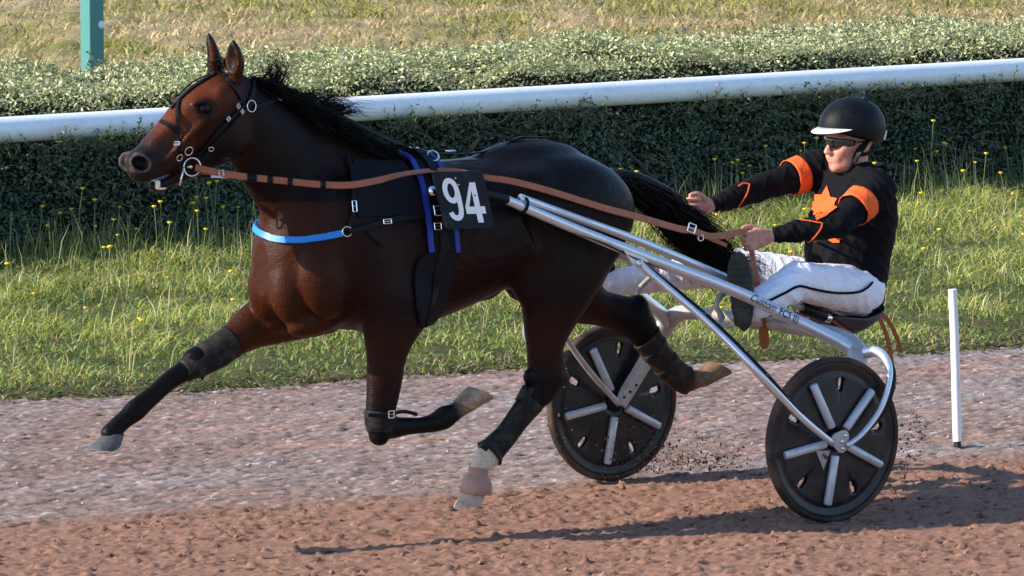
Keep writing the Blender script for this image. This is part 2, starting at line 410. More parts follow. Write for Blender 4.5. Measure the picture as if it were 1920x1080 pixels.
# legs
LEGS = {}
LEGS['off_fore'] = leg([(585, 545, 88, -.13, .105), (520, 588, 57, -.135, .075), (474, 612, 42, -.14, .064), (437, 638, 32, -.14, .054), (410, 655, 28, -.14, .048), (378, 673, 26, -.14, .047),
                        (345, 696, 20.5, -.14, .036), (318, 713, 18, -.14, .028), (288, 740, 18, -.14, .027), (268, 757, 19.5, -.14, .031), (253, 770, 21, -.14, .034), (238, 783, 18, -.14, .031), (222, 797, 17.5, -.14, .031), (207, 815, 20, -.14, .034)])
LEGS['near_fore'] = leg([(742, 560, 80, .165, .10), (731, 620, 52, .17, .078), (725, 665, 38.5, .17, .062), (721, 710, 34, .17, .054), (717, 745, 30.5, .17, .048), (712, 780, 27, .17, .045), (712, 808, 22, .17, .042), (713, 822, 15, .17, .036)])
NF2 = leg([(714, 800, 25, .17, .040), (738, 801, 21.5, .17, .034), (765, 799, 17, .17, .028), (792, 797, 16, .17, .027), (815, 792, 18.5, .17, .031), (833, 783, 22.5, .17, .034), (848, 775, 18, .17, .031), (862, 766, 17, .17, .031), (874, 756, 19, .17, .034)])
LEGS['near_hind'] = leg([(1072, 440, 95, .15, .10), (1054, 505, 80, .17, .10), (1037, 565, 62, .175, .085), (1026, 615, 45, .175, .066), (1022, 655, 35, .175, .052), (1024, 688, 36, .175, .046), (1022, 712, 36, .175, .043)])
NH2 = leg([(1036, 702, 27, .175, .042), (1017, 724, 33, .175, .041), (997, 752, 25, .175, .036), (973, 783, 21.5, .175, .030), (948, 817, 21, .175, .030), (925, 842, 23.5, .175, .034), (912, 858, 24, .175, .036), (901, 872, 18, .175, .033), (896, 890, 18, .175, .034), (893, 910, 22, .175, .038)])
LEGS['off_hind'] = leg([(1050, 490, 85, -.14, .11), (1078, 548, 56, -.16, .09), (1115, 573, 37, -.165, .066), (1148, 583, 33.5, -.165, .054), (1175, 592, 37, -.165, .046), (1195, 600, 38, -.165, .042)])
OH2 = leg([(1188, 588, 33, -.165, .042), (1203, 616, 31, -.165, .040), (1218, 641, 25.5, -.165, .034), (1236, 667, 23, -.165, .030), (1258, 692, 23.5, -.165, .031), (1277, 708, 24, -.165, .035), (1290, 713, 23, -.165, .035), (1307, 711, 17.5, -.165, .032), (1322, 706, 19, -.165, .036)])
hf.limb(LEGS['off_fore'], .035); hf.limb(LEGS['near_fore'], .03); hf.limb(NF2, .010)
hf.limb(LEGS['near_hind'], .045); hf.limb(NH2, .012); hf.limb(LEGS['off_hind'], .045); hf.limb(OH2, .012)
# muscles, a thin crease left between neighbours
def axis2(deg):      # an ellipsoid's own axes, tipped forward in the x-z plane
    a = R(deg); return [(math.cos(a), 0, math.sin(a)), (0, 1, 0), (-math.sin(a), 0, math.cos(a))]
for sy in (1, -1):
    hf.ell((1.80, sy * .165, 1.15), (.10, .06, .24), .06, axis2(-24))      # shoulder blade
    hf.ell((1.70, sy * .180, 1.00), (.15, .062, .14), .035, axis2(20))       # triceps
    hf.ell((1.965, sy * .150, 1.01), (.10, .075, .15), .016, axis2(-14))     # point of shoulder
    hf.ell((2.055, sy * .072, .965), (.082, .068, .125), .012, axis2(-8))    # breast
    hf.ell((1.93, sy * .085, .865), (.15, .060, .060), .014, axis2(-16))     # between the forelegs
    hf.ell((.80, sy * .140, 1.24), (.25, .115, .15), .05, axis2(10))         # croup
    hf.ell((.685, sy * .145, 1.16), (.105, .09, .15), .04, axis2(-10))      # buttock
    hf.ell((.97, sy * .185, 1.03), (.15, .075, .20), .03, axis2(25))         # thigh
    hf.ell((1.05, sy * .185, 1.325), (.07, .04, .035), .07)                 # point of hip
    hf.limb([(*mp(452, 330, .085, sy), .010, .012), (*mp(490, 395, .12, sy), .012, .014), (*mp(525, 450, .15, sy), .010, .012)], .03, op='cut')      # groove of the throat
    hf.limb([(1.93, sy * .245, 1.30, .010, .012), (1.88, sy * .262, 1.15, .012, .012), (1.84, sy * .262, 1.02, .010, .012)], .03, op='cut')                # behind the shoulder muscle
    hf.limb([(1.62, sy * .275, 1.08, .010, .010), (1.52, sy * .275, .95, .012, .012), (1.50, sy * .25, .86, .010, .010)], .03, op='cut')                  # behind the triceps
    hf.limb([(1.10, sy * .29, 1.20, .012, .012), (1.03, sy * .285, 1.05, .014, .014), (1.08, sy * .25, .93, .012, .012)], .04, op='cut')                  # flank hollow
hf.ell((1.60, 0, 1.41), (.20, .05, .05), .05)
hf.ell((.92, 0, 1.405), (.20, .09, .055), .05)
# point of hock, knee caps, pastern knobs
c = at(1054, 708, .175); hf.ell(c, (.030, .026, .034), .02)
c = at(1197, 566, -.165); hf.ell(c, (.030, .026, .030), .02)
c = at(990, 706, .19); hf.ell(c, (.018, .022, .03), .02)
c = at(708, 822, .17); hf.ell(c, (.026, .034, .022), .018)
c = at(366, 668, -.14); hf.ell(c, (.045, .042, .032), .02)
# sheath between the hind legs
c = at(962, 532, -.02); hf.ell((c[0] - .01, -.01, c[2] + .005), (.05, .05, .075), .02, axis2(-20))
# tail root
tr_ = at(1150, 325, 0); hf.limb([(tr_[0] + .10, 0, tr_[2] + .00, .045, .05), (tr_[0], 0, tr_[2] - .015, .034, .036), (tr_[0] - .12, 0, tr_[2] - .03, .028, .028), (tr_[0] - .28, -.01, tr_[2] - .09, .02, .02)], .03)
hV, hF = hf.mesh(3)
# coat: bay, shade and sun toned into trunk, cheek, face and chest; black points, one near hind sock, dark muzzle
def fade(P, st, i0, i1):
    """0 above station i0 of a limb, 1 from station i1 on, and the distance to the limb"""
    Q = catmull(np.asarray(st, float), 6); par = np.linspace(0, len(st) - 1, len(Q))
    D = ((P[:, None, :] - Q[None, :, :3]) ** 2).sum(2); j = D.argmin(1); dist = np.sqrt(D[np.arange(len(P)), j])
    return np.clip((par[j] - i0) / (i1 - i0), 0, 1), dist, par[j]
brown = np.array([.0046, .0016, .0011]); black = np.array([.0026, .0024, .0026]); dark = np.array([.0030, .0014, .0012])  # trunk colour near black: its deep shade is put into the coat
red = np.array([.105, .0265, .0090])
def val3(P, s, seed):
    r_ = np.random.default_rng(seed); o = np.zeros(len(P))
    for q in range(7):
        k = r_.normal(size=3) * s; o += np.sin(P @ k + r_.uniform(0, 6.28))
    return o / 4.0
col = np.tile(brown, (len(hV), 1))
def blend(f, c):
    global col
    f = np.clip(f, 0, 1)[:, None]; col = col * (1 - f) + c * f
n1 = val3(hV, 7, 1); n2 = val3(hV, 30, 2)
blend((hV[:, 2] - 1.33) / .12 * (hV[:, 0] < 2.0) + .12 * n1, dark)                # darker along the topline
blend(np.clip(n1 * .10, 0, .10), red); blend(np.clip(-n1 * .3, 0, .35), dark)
f = np.clip((hV[:, 0] - 2.20) / .20, 0, 1) * (hV[:, 2] > 1.33); blend(f * .80 * np.clip((hV[:, 2] - 1.36) / .14, .25, 1), red)        # redder face, its sunlit tone put into the coat
f = np.clip((hV[:, 0] - 1.84) / .16, 0, 1) * (hV[:, 2] < 1.3); blend(f * .30, red)          # redder chest and forearm, sunlit tone painted in
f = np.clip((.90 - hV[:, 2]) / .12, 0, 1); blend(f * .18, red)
mz = hp(262, 312, 0); dm = np.linalg.norm((hV - mz) * (1, .7, 1), axis=1); blend((.165 - dm) / .085 * (hV[:, 2] > 1.2) * .92, np.array([.015, .0115, .0105]))
nq = hp(265, 306, .05)
for sy in (1, -1):
    q = (hV - (nq[0] + .006, sy * .055, nq[2])); dn = np.sqrt((q[:, 0] * .92 + q[:, 2] * .38) ** 2 / .034 ** 2 + (q[:, 2] * .92 - q[:, 0] * .38) ** 2 / .027 ** 2); side_ = hV[:, 1] * sy > .012
    blend(np.clip((1.42 - dn) / .2, 0, 1) * side_ * .8, np.array([.085, .066, .060])); blend(np.clip((1.02 - dn) / .12, 0, 1) * side_, np.array([.006, .004, .004]))
jw = [hp(400, 285, 0), hp(360, 312, 0), hp(320, 335, 0)]
for q in jw: blend(np.clip((.085 - np.linalg.norm((hV - q) * (1, 0, 1), axis=1)) / .05, 0, 1) * .75 * (hV[:, 2] > 1.2), np.array([.010, .0065, .0055]))
for b_, t_, sy in ((hp(442, 140, .065), hp(437, 75, .078), 1), (hp(404, 134, -.06), hp(391, 62, -.078), -1)):
    ax_ = np.array(b_)[None] + (np.array(t_) - np.array(b_))[None] * np.linspace(.12, .84, 14)[:, None] + np.array([.024, .008 * sy, .005]) * np.linspace(1, .6, 14)[:, None]
    de_ = np.sqrt(((hV[:, None] - ax_[None]) ** 2).sum(2)).min(1); blend(np.clip((.023 - de_) / .006, 0, 1) * .92, np.array([.007, .005, .0045]))
for tp_ in (hp(437, 75, .078), hp(391, 62, -.078)): blend(np.clip((.045 - np.linalg.norm(hV - tp_, axis=1)) / .03, 0, 1) * .9, black)
ee = hp(385.5, 203, .1)
ck = hp(408, 262, .08); dcheek = np.linalg.norm((hV - (ck[0], 0, ck[2])) * (1, 0, 1), axis=1); blend(np.clip((.155 - dcheek) / .08, 0, 1) * .80 * (np.abs(hV[:, 1]) > .03) * (hV[:, 2] > 1.25), dark)  # cheek darkened, the face's shaded side painted into the coat
for sy in (1, -1):
    de = np.linalg.norm((hV - (ee[0], sy * .1, ee[2])) * (1, .7, 1.2), axis=1); blend((.066 - de) / .036 * .85, black)
crest = np.clip((.045 - np.abs(hV[:, 1])) / .02, 0, 1) * (hV[:, 0] > 1.5) * (hV[:, 0] < 2.24)
cz = np.interp(hV[:, 0], [1.5, 1.75, 2.0, 2.2], [1.40, 1.47, 1.60, 1.70]); blend(crest * (hV[:, 2] > cz - .02), black)
for st, i0, i1, lim in ((LEGS['off_fore'], 2.7, 4.2, .12), (LEGS['near_fore'], 2.4, 5.0, .12), (NF2, -1, 0, .07), (LEGS['near_hind'], 4.2, 6.5, .13), (NH2, -.6, 2.0, .09), (LEGS['off_hind'], 1.8, 3.6, .12), (OH2, -1, .3, .09)):
    f, dist, par = fade(hV, st, i0, i1); blend(f * (dist < lim) * (.97 + .03 * n2), black)
f, dist, par = fade(hV, NH2, 4.4, 5.6); blend(f * (dist < .075) + .25 * n2 * (f > 0) * (f < 1) * (dist < .075), np.array([.52, .43, .33]))      # sock
f, dist, par = fade(hV, NF2, 6.0, 7.2); blend(f * .8 * (dist < .06), np.array([.26, .19, .13]))
f, dist, par = fade(hV, OH2, 5.6, 6.8); blend(f * .8 * (dist < .06), np.array([.22, .13, .08]))
f, dist, par = fade(hV, OH2, 2.4, 3.4); blend(f * .7 * (dist < .06) * (n2 > .5), np.array([.30, .15, .07]))
col = np.clip(col * (1 + .10 * n2[:, None]), .003, 1)
m = mat('horse_coat', rough=.45, spec=.09, coat=.03, coat_r=.18)
a = N(m, 'ShaderNodeAttribute', attribute_name='tint')
hair = noise(m, 60, 5, .65, coords(m, (1, 1, 3.5))); big = noise(m, 9, 3)
cc0 = mix(m, .7, a.outputs['Color'], ramp(m, hair, [(.3, (.55,) * 3), (.7, (1.35,) * 3)]), 'MULTIPLY'); spk = ramp(m, noise(m, 190, 2, .5), [(.70, (0, 0, 0)), (.76, (.55,) * 3)]); L(m, mix(m, spk, cc0, (.10, .066, .048)), bsdf(m).inputs['Base Color'])
rr = N(m, 'ShaderNodeMapRange'); rr.inputs['To Min'].default_value = .30; rr.inputs['To Max'].default_value = .52
L(m, big, rr.inputs['Value']); L(m, rr.outputs[0], bsdf(m).inputs['Roughness'])
vein = noise(m, 16, 5, .62); hs = N(m, 'ShaderNodeMath', operation='MULTIPLY_ADD'); L(m, hair, hs.inputs[0]); hs.inputs[1].default_value = .35; L(m, vein, hs.inputs[2]); bump(m, hs.outputs[0], .45, .016)
worn('hoof_horn', (.050, .054, .057), (.17, .12, .085), .6, 26, .42, bmp=.3)
worn('hoof_tan', (.40, .29, .19), (.16, .09, .055), .9, 30, .55, bmp=.5, cover=(.38, .66)); worn('hoof_brown', (.23, .14, .085), (.09, .05, .035), .9, 30, .55, bmp=.5, cover=(.38, .66))
worn('hoof_pale', (.42, .31, .22), (.22, .12, .075), .8, 34, .55, bmp=.4)
mat('eye', (.006, .004, .003), .15, spec=.18)
mat('teeth', (.78, .70, .60), .35); mat('gum', (.34, .15, .15), .4)
mat('mane_hair', (.0032, .0028, .0030), .5, spec=.10)
horse = thing('horse', 'dark bay trotter with black mane, tail and legs, pulling the sulky at full stretch', 'horse', W((1.4, 0, 0)))
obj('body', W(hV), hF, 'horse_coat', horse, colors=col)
for sy in (1, -1):
    obj('eye', *ball(W((ee[0] - .010, sy * .0735, ee[2] - .001)), .022, n=14, k=20), 'eye', horse)
# hooves: a sloped wall with coronet, sole and shoe edge
def hoof(coronet, axis, toe, length, r0, r1, m, squash=.92, heel=.40, slope=.62):
    """axis: from coronet to ground, toe: direction of the toe (frame vectors)"""
    ax = unit(axis); t = unit(np.asarray(toe, float) - (np.dot(toe, ax)) * ax); s = np.cross(ax, t); V = []; k = 28; Fc = []
    prof = [(0, r0 * .86), (.04, r0 * .99), (.12, r0), (.5, (r0 + r1) / 2), (.9, r1), (.93, r1 * 1.01), (1.0, r1 * 1.01), (1.0, r1 * .86), (.93, r1 * .78), (.90, 0.02)]
    for f, r in prof:
        sh = t * (length * slope * f)
        for j in range(k):
            th = 2 * math.pi * j / k; ct, st_ = math.cos(th), math.sin(th)
            back = 1 - (.26 if heel > .2 else .10) * max(0, -ct) ** 2
            hz = f * length * (1 - heel * max(0, -ct) * min(1, f * 1.6))
            V.append(np.asarray(coronet) + ax * hz + sh + r * (t * ct * back * 1.05 + s * st_ * squash))
    n = len(prof)
    for i in range(n - 1):
        for j in range(k): Fc.append((i * k + j, i * k + (j + 1) % k, (i + 1) * k + (j + 1) % k, (i + 1) * k + j))
    Fc.append(tuple((n - 1) * k + j for j in range(k))); Fc.append(tuple(range(k - 1, -1, -1)))
    return obj('hoof', W(np.array(V)), Fc, m, horse, sharp=55)
c = at(215, 812, -.14); hoof(c, (.10, 0, -1), (1, 0, .12), .062, .043, .062, 'hoof_horn')
c = at(866, 762, .17); hoof(c, (-.52, 0, .86), (-.86, 0, -.52), .088, .044, .055, 'hoof_tan', heel=.08, slope=.55)
c = at(896, 905, .175); hoof(c, (-.12, 0, -1), (1, 0, -.45), .075, .046, .060, 'hoof_pale')
c = at(1314, 711, -.165); hoof(c, (-.55, 0, .84), (-.84, 0, -.55), .088, .044, .055, 'hoof_brown', heel=.08, slope=.62)
# teeth and gum in the open mouth
t0 = hp(288, 339, .0)
for q in range(4):
    obj('tooth', *box(W((t0[0] - .004 * q, .028 - .015 * q, t0[2] - .012)), HX * .008, LY * .0075, UZ * .015, .003), 'teeth', horse)
obj('lip_foam', *ball(W((t0[0] - .018, .020, t0[2] - .026)), .024, .014, .007, ax=BAS), 'teeth', horse)
obj('tongue', *ball(W((t0[0] - .035, .006, t0[2] - .010)), .034, .018, .010, ax=BAS), 'gum', horse)
# ---- hair: strands as thin tapered ribbons
def strands(roots, tips, sag, wid, seg=7, curl=.01, seed=1):
    r_ = np.random.default_rng(seed); n = len(roots); t = np.linspace(0, 1, seg)
    P = roots[:, None] * (1 - t)[None, :, None] + tips[:, None] * t[None, :, None]
    P = P + (sag * (4 * t * (1 - t))[None, :, None]) if np.ndim(sag) == 1 else P + sag[:, None, :] * (4 * t * (1 - t))[None, :, None]
    ph = r_.uniform(0, 6.28, (n, 1, 3)); fr = r_.uniform(2, 6, (n, 1, 1)); P = P + curl * np.sin(ph + fr * t[None, :, None] * 3) * t[None, :, None]
    T = np.gradient(P, axis=1); side = np.cross(T, r_.normal(size=(n, 1, 3))); side /= np.linalg.norm(side, axis=2)[..., None] + 1e-9
    wv = (np.asarray(wid).reshape(-1, 1) * (1 - .85 * t[None] ** 1.5))[..., None] * side
    V = np.stack([P - wv, P + wv], 2).reshape(-1, 3)
    b = (np.arange(n) * seg * 2)[:, None] + (np.arange(seg - 1) * 2)[None]
    Fc = np.stack([b, b + 1, b + 3, b + 2], -1).reshape(-1, 4)
    return V, Fc
def locks(roots, tips, size, pull, seed):
    """draws the tips of neighbouring hairs together so that they fall in locks"""
    r_ = np.random.default_rng(seed); o = np.argsort(roots[:, 0] + r_.normal(size=len(roots)) * .02); t = tips.copy()
    for i in range(0, len(o), size):
        g = o[i:i + size]; c = roots[g].mean(0) + (tips[g] - roots[g])[0] * r_.uniform(.9, 1.15); t[g] = tips[g] * (1 - pull) + c * pull
    return t
def along(pts, n, jitter, seed):
    r_ = np.random.default_rng(seed); Q = catmull(np.array(pts, float), 12); i = r_.uniform(0, len(Q) - 1, n); j = i.astype(int).clip(0, len(Q) - 2)
    return Q[j] + (Q[j + 1] - Q[j]) * (i - j)[:, None] + r_.normal(size=(n, 3)) * jitter, i / (len(Q) - 1)
# mane: rooted on the crest, blown back over the near side and behind
cr = [at(470, 152, 0), at(500, 178, 0), at(540, 205, 0), at(590, 228, 0), at(640, 252, 0), at(690, 272, 0), at(735, 285, 0)]
cr = hf.snap(np.array(cr) + (0, .0, .03), -.010)
n = 2600; ro, u_ = along(cr, n, (.008, .012, .006), 3); rr_ = np.random.default_rng(4)
ln = rr_.uniform(.09, .21, n) * (.75 + .5 * np.sin(np.pi * u_)); dirn = np.stack([-.86 + rr_.normal(size=n) * .16, .30 + rr_.normal(size=n) * .26, -.46 + rr_.normal(size=n) * .20], 1)
V1, F1 = strands(ro, locks(ro, ro + dirn * ln[:, None], 34, .62, 17), np.stack([np.zeros(n), rr_.uniform(.0, .05, n), rr_.uniform(.0, .03, n)], 1), rr_.uniform(.0014, .0030, n), curl=.008, seed=5)
# one lock thrown up behind the poll, one flying off the mid neck over the rail
g, u_ = along([at(470, 165, 0), at(505, 195, 0)], 170, (.006, .01, .004), 6); tipu = at(505, 118, 0)
V2, F2 = strands(g, tipu + rr_.normal(size=(170, 3)) * (.045, .02, .040), np.array([-.055, 0, .01]), rr_.uniform(.0010, .0022, 170), curl=.012, seed=7)
g, u_ = along([at(545, 205, 0), at(615, 238, 0)], 420, (.006, .012, .006), 8); tq = at(632, 192, 0)
V3, F3 = strands(g, g + np.array([-.15, 0, .030]) + rr_.normal(size=(420, 3)) * (.045, .025, .022), np.array([0, 0, .030]), rr_.uniform(.001, .0022, 420), curl=.010, seed=9)
V = np.concatenate([V1, V2, V3]); Fc = np.concatenate([F1, F2 + len(V1), F3 + len(V1) + len(V2)])
obj('mane', W(V), Fc, 'mane_hair', horse)
g = np.array([at(436, 128, 0)] * 130) + rr_.normal(size=(130, 3)) * (.02, .022, .012)
V, Fc = strands(g, g + np.array([.06, 0, -.02]) + rr_.normal(size=(130, 3)) * (.035, .03, .03), np.array([.0, 0, .025]), rr_.uniform(.001, .0022, 130), seed=11)
obj('forelock', W(V), Fc, 'mane_hair', horse)
# tail: streams straight back, thinning to a fringe below
n = 5200; bt = [at(1150, 335, 0), at(1190, 350, 0), at(1235, 376, -.01), at(1275, 402, -.015)]
ro, u_ = along(bt, n, (.012, .020, .016), 13); rr_ = np.random.default_rng(14)
spine = catmull(np.array([at(1150, 342, 0), at(1215, 385, -.01), at(1285, 428, -.02), at(1345, 462, -.03), at(1388, 505, -.04)]), 10)
ti = rr_.uniform(.30, 1.0, n) ** .75; tp = spine[(ti * (len(spine) - 1)).astype(int)] + rr_.normal(size=(n, 3)) * (.05, .045, .040) * (0.6 + .7 * ti)[:, None]
lowr = rr_.uniform(size=n) < .55; tp[:, 2] -= np.abs(rr_.normal(size=n)) * .085 * lowr
V, Fc = strands(ro, locks(ro, tp, 40, .5, 18), np.stack([np.zeros(n), rr_.normal(size=n) * .012, rr_.uniform(.0, .042, n)], 1), rr_.uniform(.0012, .0026, n), seg=9, curl=.012, seed=15)
g2 = spine[rr_.integers(1, len(spine), 420)] + rr_.normal(size=(420, 3)) * (.03, .03, .02)
V2, F2 = strands(g2, g2 + np.stack([-rr_.uniform(.05, .16, 420), rr_.normal(size=420) * .03, -rr_.uniform(.06, .17, 420)], 1), np.array([-.02, 0, .02]), rr_.uniform(.0008, .0016, 420), seg=7, curl=.014, seed=16)
V = np.concatenate([V, V2]); Fc = np.concatenate([Fc, F2 + len(V) - len(V2)])
obj('tail', W(V), Fc, 'mane_hair', horse)
# ================================================================== tack on the horse
worn('black_leather', (.0050, .0050, .0062), (.03, .026, .024), .22, 40, .45, bmp=.25)
worn('brown_leather', (.34, .098, .034), (.16, .055, .026), .5, 30, .5, bmp=.25)
worn('black_cloth', (.0032, .0036, .0065), (.014, .012, .012), .4, 25, .8, spec=.2, bmp=.3)
worn('blue_edge', (.008, .030, .26), (.02, .03, .10), .3, 30, .6, bmp=.2)
worn('blue_strap', (.008, .20, .62), (.02, .14, .40), .25, 25, .45, bmp=.15)
mat('chrome', (.72, .72, .72), .18, 1.0)
worn('plate_black', (.007, .014, .022), (.09, .10, .11), .45, 22, .45, bmp=.1, cover=(.52, .80))
worn('plate_white', (.84, .86, .90), (.32, .32, .34), .55, 45, .55, bmp=.05, cover=(.56, .76))
worn('boot_leather', (.0085, .0095, .0105), (.10, .075, .058), .45, 20, .55, bmp=.3)
worn('boot_tan', (.018, .016, .014), (.11, .08, .06), .5, 24, .6, bmp=.3)
worn('boot_dusty', (.022, .014, .011), (.11, .068, .046), .6, 18, .6, bmp=.4)
worn('bell_rubber', (.33, .175, .12), (.40, .26, .19), .7, 22, .6, bmp=.3)
def draped(pix, n=10, off=.004, fld=None):
    """photo polyline laid on the body's near surface: world points and outward normals"""
    fld = fld or hf
    P = np.array([fld.hit(u, v) for u, v in catmull(np.array(pix, float), n)])
    Q = P.copy()
    for _ in range(2): Q[1:-1] = (Q[:-2] + 2 * Q[1:-1] + Q[2:]) / 4
    P = fld.snap(Q, off); return P, fld.grad(P)
def strap(name, pix, width, m, parent, off=.004, thick=.004, n=10, mirror=False):
    P, Nn = draped(pix, n, off)
    o = obj(name, *ribbon(W(P), Nn @ BAS, width, thick), m, parent, sharp=50)
    if mirror: obj(name, *ribbon(W(P * (1, -1, 1)), (Nn * (1, -1, 1)) @ BAS, width, thick), m, parent, sharp=50)
    return o
def free_strap(name, pts, width, m, parent, nrm=(0, 1, 0), thick=.0035, n=10):
    """pts: frame coordinates of a strap hanging free"""
    P = catmull(np.array(pts, float), n); Nn = np.tile(np.array(nrm, float), (len(P), 1))
    return obj(name, *ribbon(W(P), Nn @ BAS, width, thick), m, parent, sharp=50)
def patch(name, left, right, m, parent, rows=18, cols=6, off=.006, thick=.006, mirror=True):
    """a piece of cloth or leather lying on the near side between two photo edges, with real thickness"""
    def res(e): Q = catmull(np.array(e, float), 12); i = np.linspace(0, len(Q) - 1, rows); j = i.astype(int).clip(0, len(Q) - 2); return Q[j] + (Q[j + 1] - Q[j]) * (i - j)[:, None]
    a, b = res(left), res(right); G = np.array([[hf.hit(*(a[i] + (b[i] - a[i]) * t)) for t in np.linspace(0, 1, cols)] for i in range(rows)])
    for _ in range(2): G[1:-1] = (G[:-2] + 2 * G[1:-1] + G[2:]) / 4
    P0 = hf.snap(G.reshape(-1, 3), off); g = hf.grad(P0); P1 = P0 + g * thick; k = rows * cols
    Fc = []
    for i in range(rows - 1):
        for j in range(cols - 1):
            q = [i * cols + j, i * cols + j + 1, (i + 1) * cols + j + 1, (i + 1) * cols + j]
            Fc += [tuple(x + k for x in q), tuple(q[::-1])]
    bd = [i * cols for i in range(rows)] + [(rows - 1) * cols + j for j in range(1, cols)] + [i * cols + cols - 1 for i in range(rows - 2, -1, -1)] + [j for j in range(cols - 2, 0, -1)]
    Fc += [(bd[i], bd[(i + 1) % len(bd)], bd[(i + 1) % len(bd)] + k, bd[i] + k) for i in range(len(bd))]
    V = np.vstack([P0, P1]); o = obj(name, W(V), Fc, m, parent, sharp=60)
    if mirror: obj(name, W(V * (1, -1, 1)), [f[::-1] for f in Fc], m, parent, sharp=60)
    return o
def buckle(u, v, w_, h_, parent, rot=0, off=.010, y=None, name='buckle', r=.0022):
    p = hf.snap(hf.hit(u, v), off)[0] if y is None else at(u, v, y)
    nn = hf.grad(p[None])[0] if y is None else np.array([0, 1.0, 0])
    c = W(p); nw = nn @ BAS; a = unit(UZ - (UZ @ nw) * nw); b = np.cross(a, nw); ca, sa = math.cos(R(rot)), math.sin(R(rot)); a, b = a * ca + b * sa, b * ca - a * sa
    mb = MB(); q = [c + a * h_ + b * w_, c + a * h_ - b * w_, c - a * h_ - b * w_, c - a * h_ + b * w_]
    for i in range(4): mb.add(*tube([q[i], q[(i + 1) % 4]], r, 8))
    mb.add(*tube([c + b * w_, c - b * w_ * .9], r * .7, 6))
    return mb.build(name, 'chrome', parent)
def loop(u, v, rad, parent, off=.010, y=None, name='ring', r=.0024, nrm=None):
    p = hf.snap(hf.hit(u, v), off)[0] if y is None else at(u, v, y)
    nn = (hf.grad(p[None])[0] if y is None else np.array([.15, 1.0, 0])) if nrm is None else np.array(nrm, float)
    return obj(name, *ring(W(p), nn @ BAS, rad, r), 'chrome', parent)
# ---- bridle
bridle = thing('bridle', 'black leather bridle with silver rings and buckles on the horse\'s head', 'bridle', W(hp(440, 160, .07)))
strap('headpiece', [(472, 142), (476, 160), (470, 180), (462, 196)], .020, 'black_leather', bridle)
strap('browband', [(402, 134), (417, 142), (430, 155), (441, 170), (452, 186)], .018, 'black_leather', bridle)
strap('overcheck', [(412, 136), (390, 147), (366, 163), (350, 176), (338, 188)], .016, 'black_leather', bridle)
strap('overcheck', [(404, 135), (384, 143), (362, 158), (345, 174)], .012, 'black_leather', bridle, off=.006)
strap('overcheck', [(338, 188), (330, 196), (322, 205)], .014, 'black_leather', bridle)
strap('cheekpiece', [(338, 188), (334, 205), (333, 230), (334, 252), (335, 272), (336, 290)], .013, 'black_leather', bridle, off=.005)
strap('noseband', [(303, 229), (312, 233), (322, 240), (331, 248)], .016, 'black_leather', bridle)
strap('cheekpiece', [(457, 195), (447, 205), (432, 220), (412, 240), (392, 262), (374, 284), (362, 300)], .012, 'black_leather', bridle, off=.005)
strap('throat_strap', [(461, 200), (452, 213), (440, 226), (424, 246), (408, 262), (392, 280), (378, 296)], .010, 'black_leather', bridle, off=.007)
strap('lip_strap', [(374, 284), (360, 286), (345, 286), (334, 290)], .009, 'black_leather', bridle)
strap('neck_strap', [(476, 201), (492, 197), (508, 191), (522, 186)], .014, 'black_leather', bridle)
strap('bit_strap', [(334, 290), (342, 300), (352, 308)], .009, 'black_leather', bridle)
for u, v, w_, h_, rt in ((442, 198, .007, .008, -40), (449, 209, .006, .007, -40), (424, 222, .006, .007, -40), (334, 272, .010, .007, 0), (521, 186, .009, .007, 20)): buckle(u, v, w_, h_, bridle, rt)
loop(468, 199, .021, bridle); loop(351, 281, .016, bridle); loop(334, 294, .012, bridle, r=.002); loop(396, 275, .009, bridle, r=.002)
bit = loop(360, 313, .033, bridle, y=.062, name='bit_ring', r=.0032)
obj('bit_ring', *ring(W(hp(360, 313, .062) * (1, -1, 1)), LY, .033, .0032), 'chrome', bridle)
b0 = hp(360, 313, .062); obj('bit_mouthpiece', *tube([W(b0), W(b0 * (1, -1, 1))], .006, 8), 'chrome', bridle)
obj('bit_shank', *tube([W(at(344, 312, .066)), W(at(341, 330, .068)), W(at(337, 348, .068))], [.003, .004, .0045], 8), 'chrome', bridle)
mb = MB(); mb.add(*tube([W(at(376, 330, .03)), W(at(394, 331, .03))], .0055, 8), 0); mb.add(*tube([W(at(394, 331, .03)), W(at(456, 332, .0))], .005, 8), 1)
mb.build('head_pole', None, bridle, mats=['black_leather', 'plate_white'])
# check rein from the poll to the saddle
chk = thing('check_rein', 'thin black check rein running from the bridle over the mane to the saddle hook', 'strap', W(at(640, 225, .02)))
free_strap('strap', [at(474, 146, .0), at(520, 168, .04), at(560, 185, .055), at(600, 201, .06), at(660, 229, .05), at(720, 257, .035), at(768, 280, .012)], .019, 'black_leather', chk, (.15, .85, .5))
buckle(768, 281, .010, .006, chk, 65, y=.012); loop(776, 287, .011, chk, y=.012)
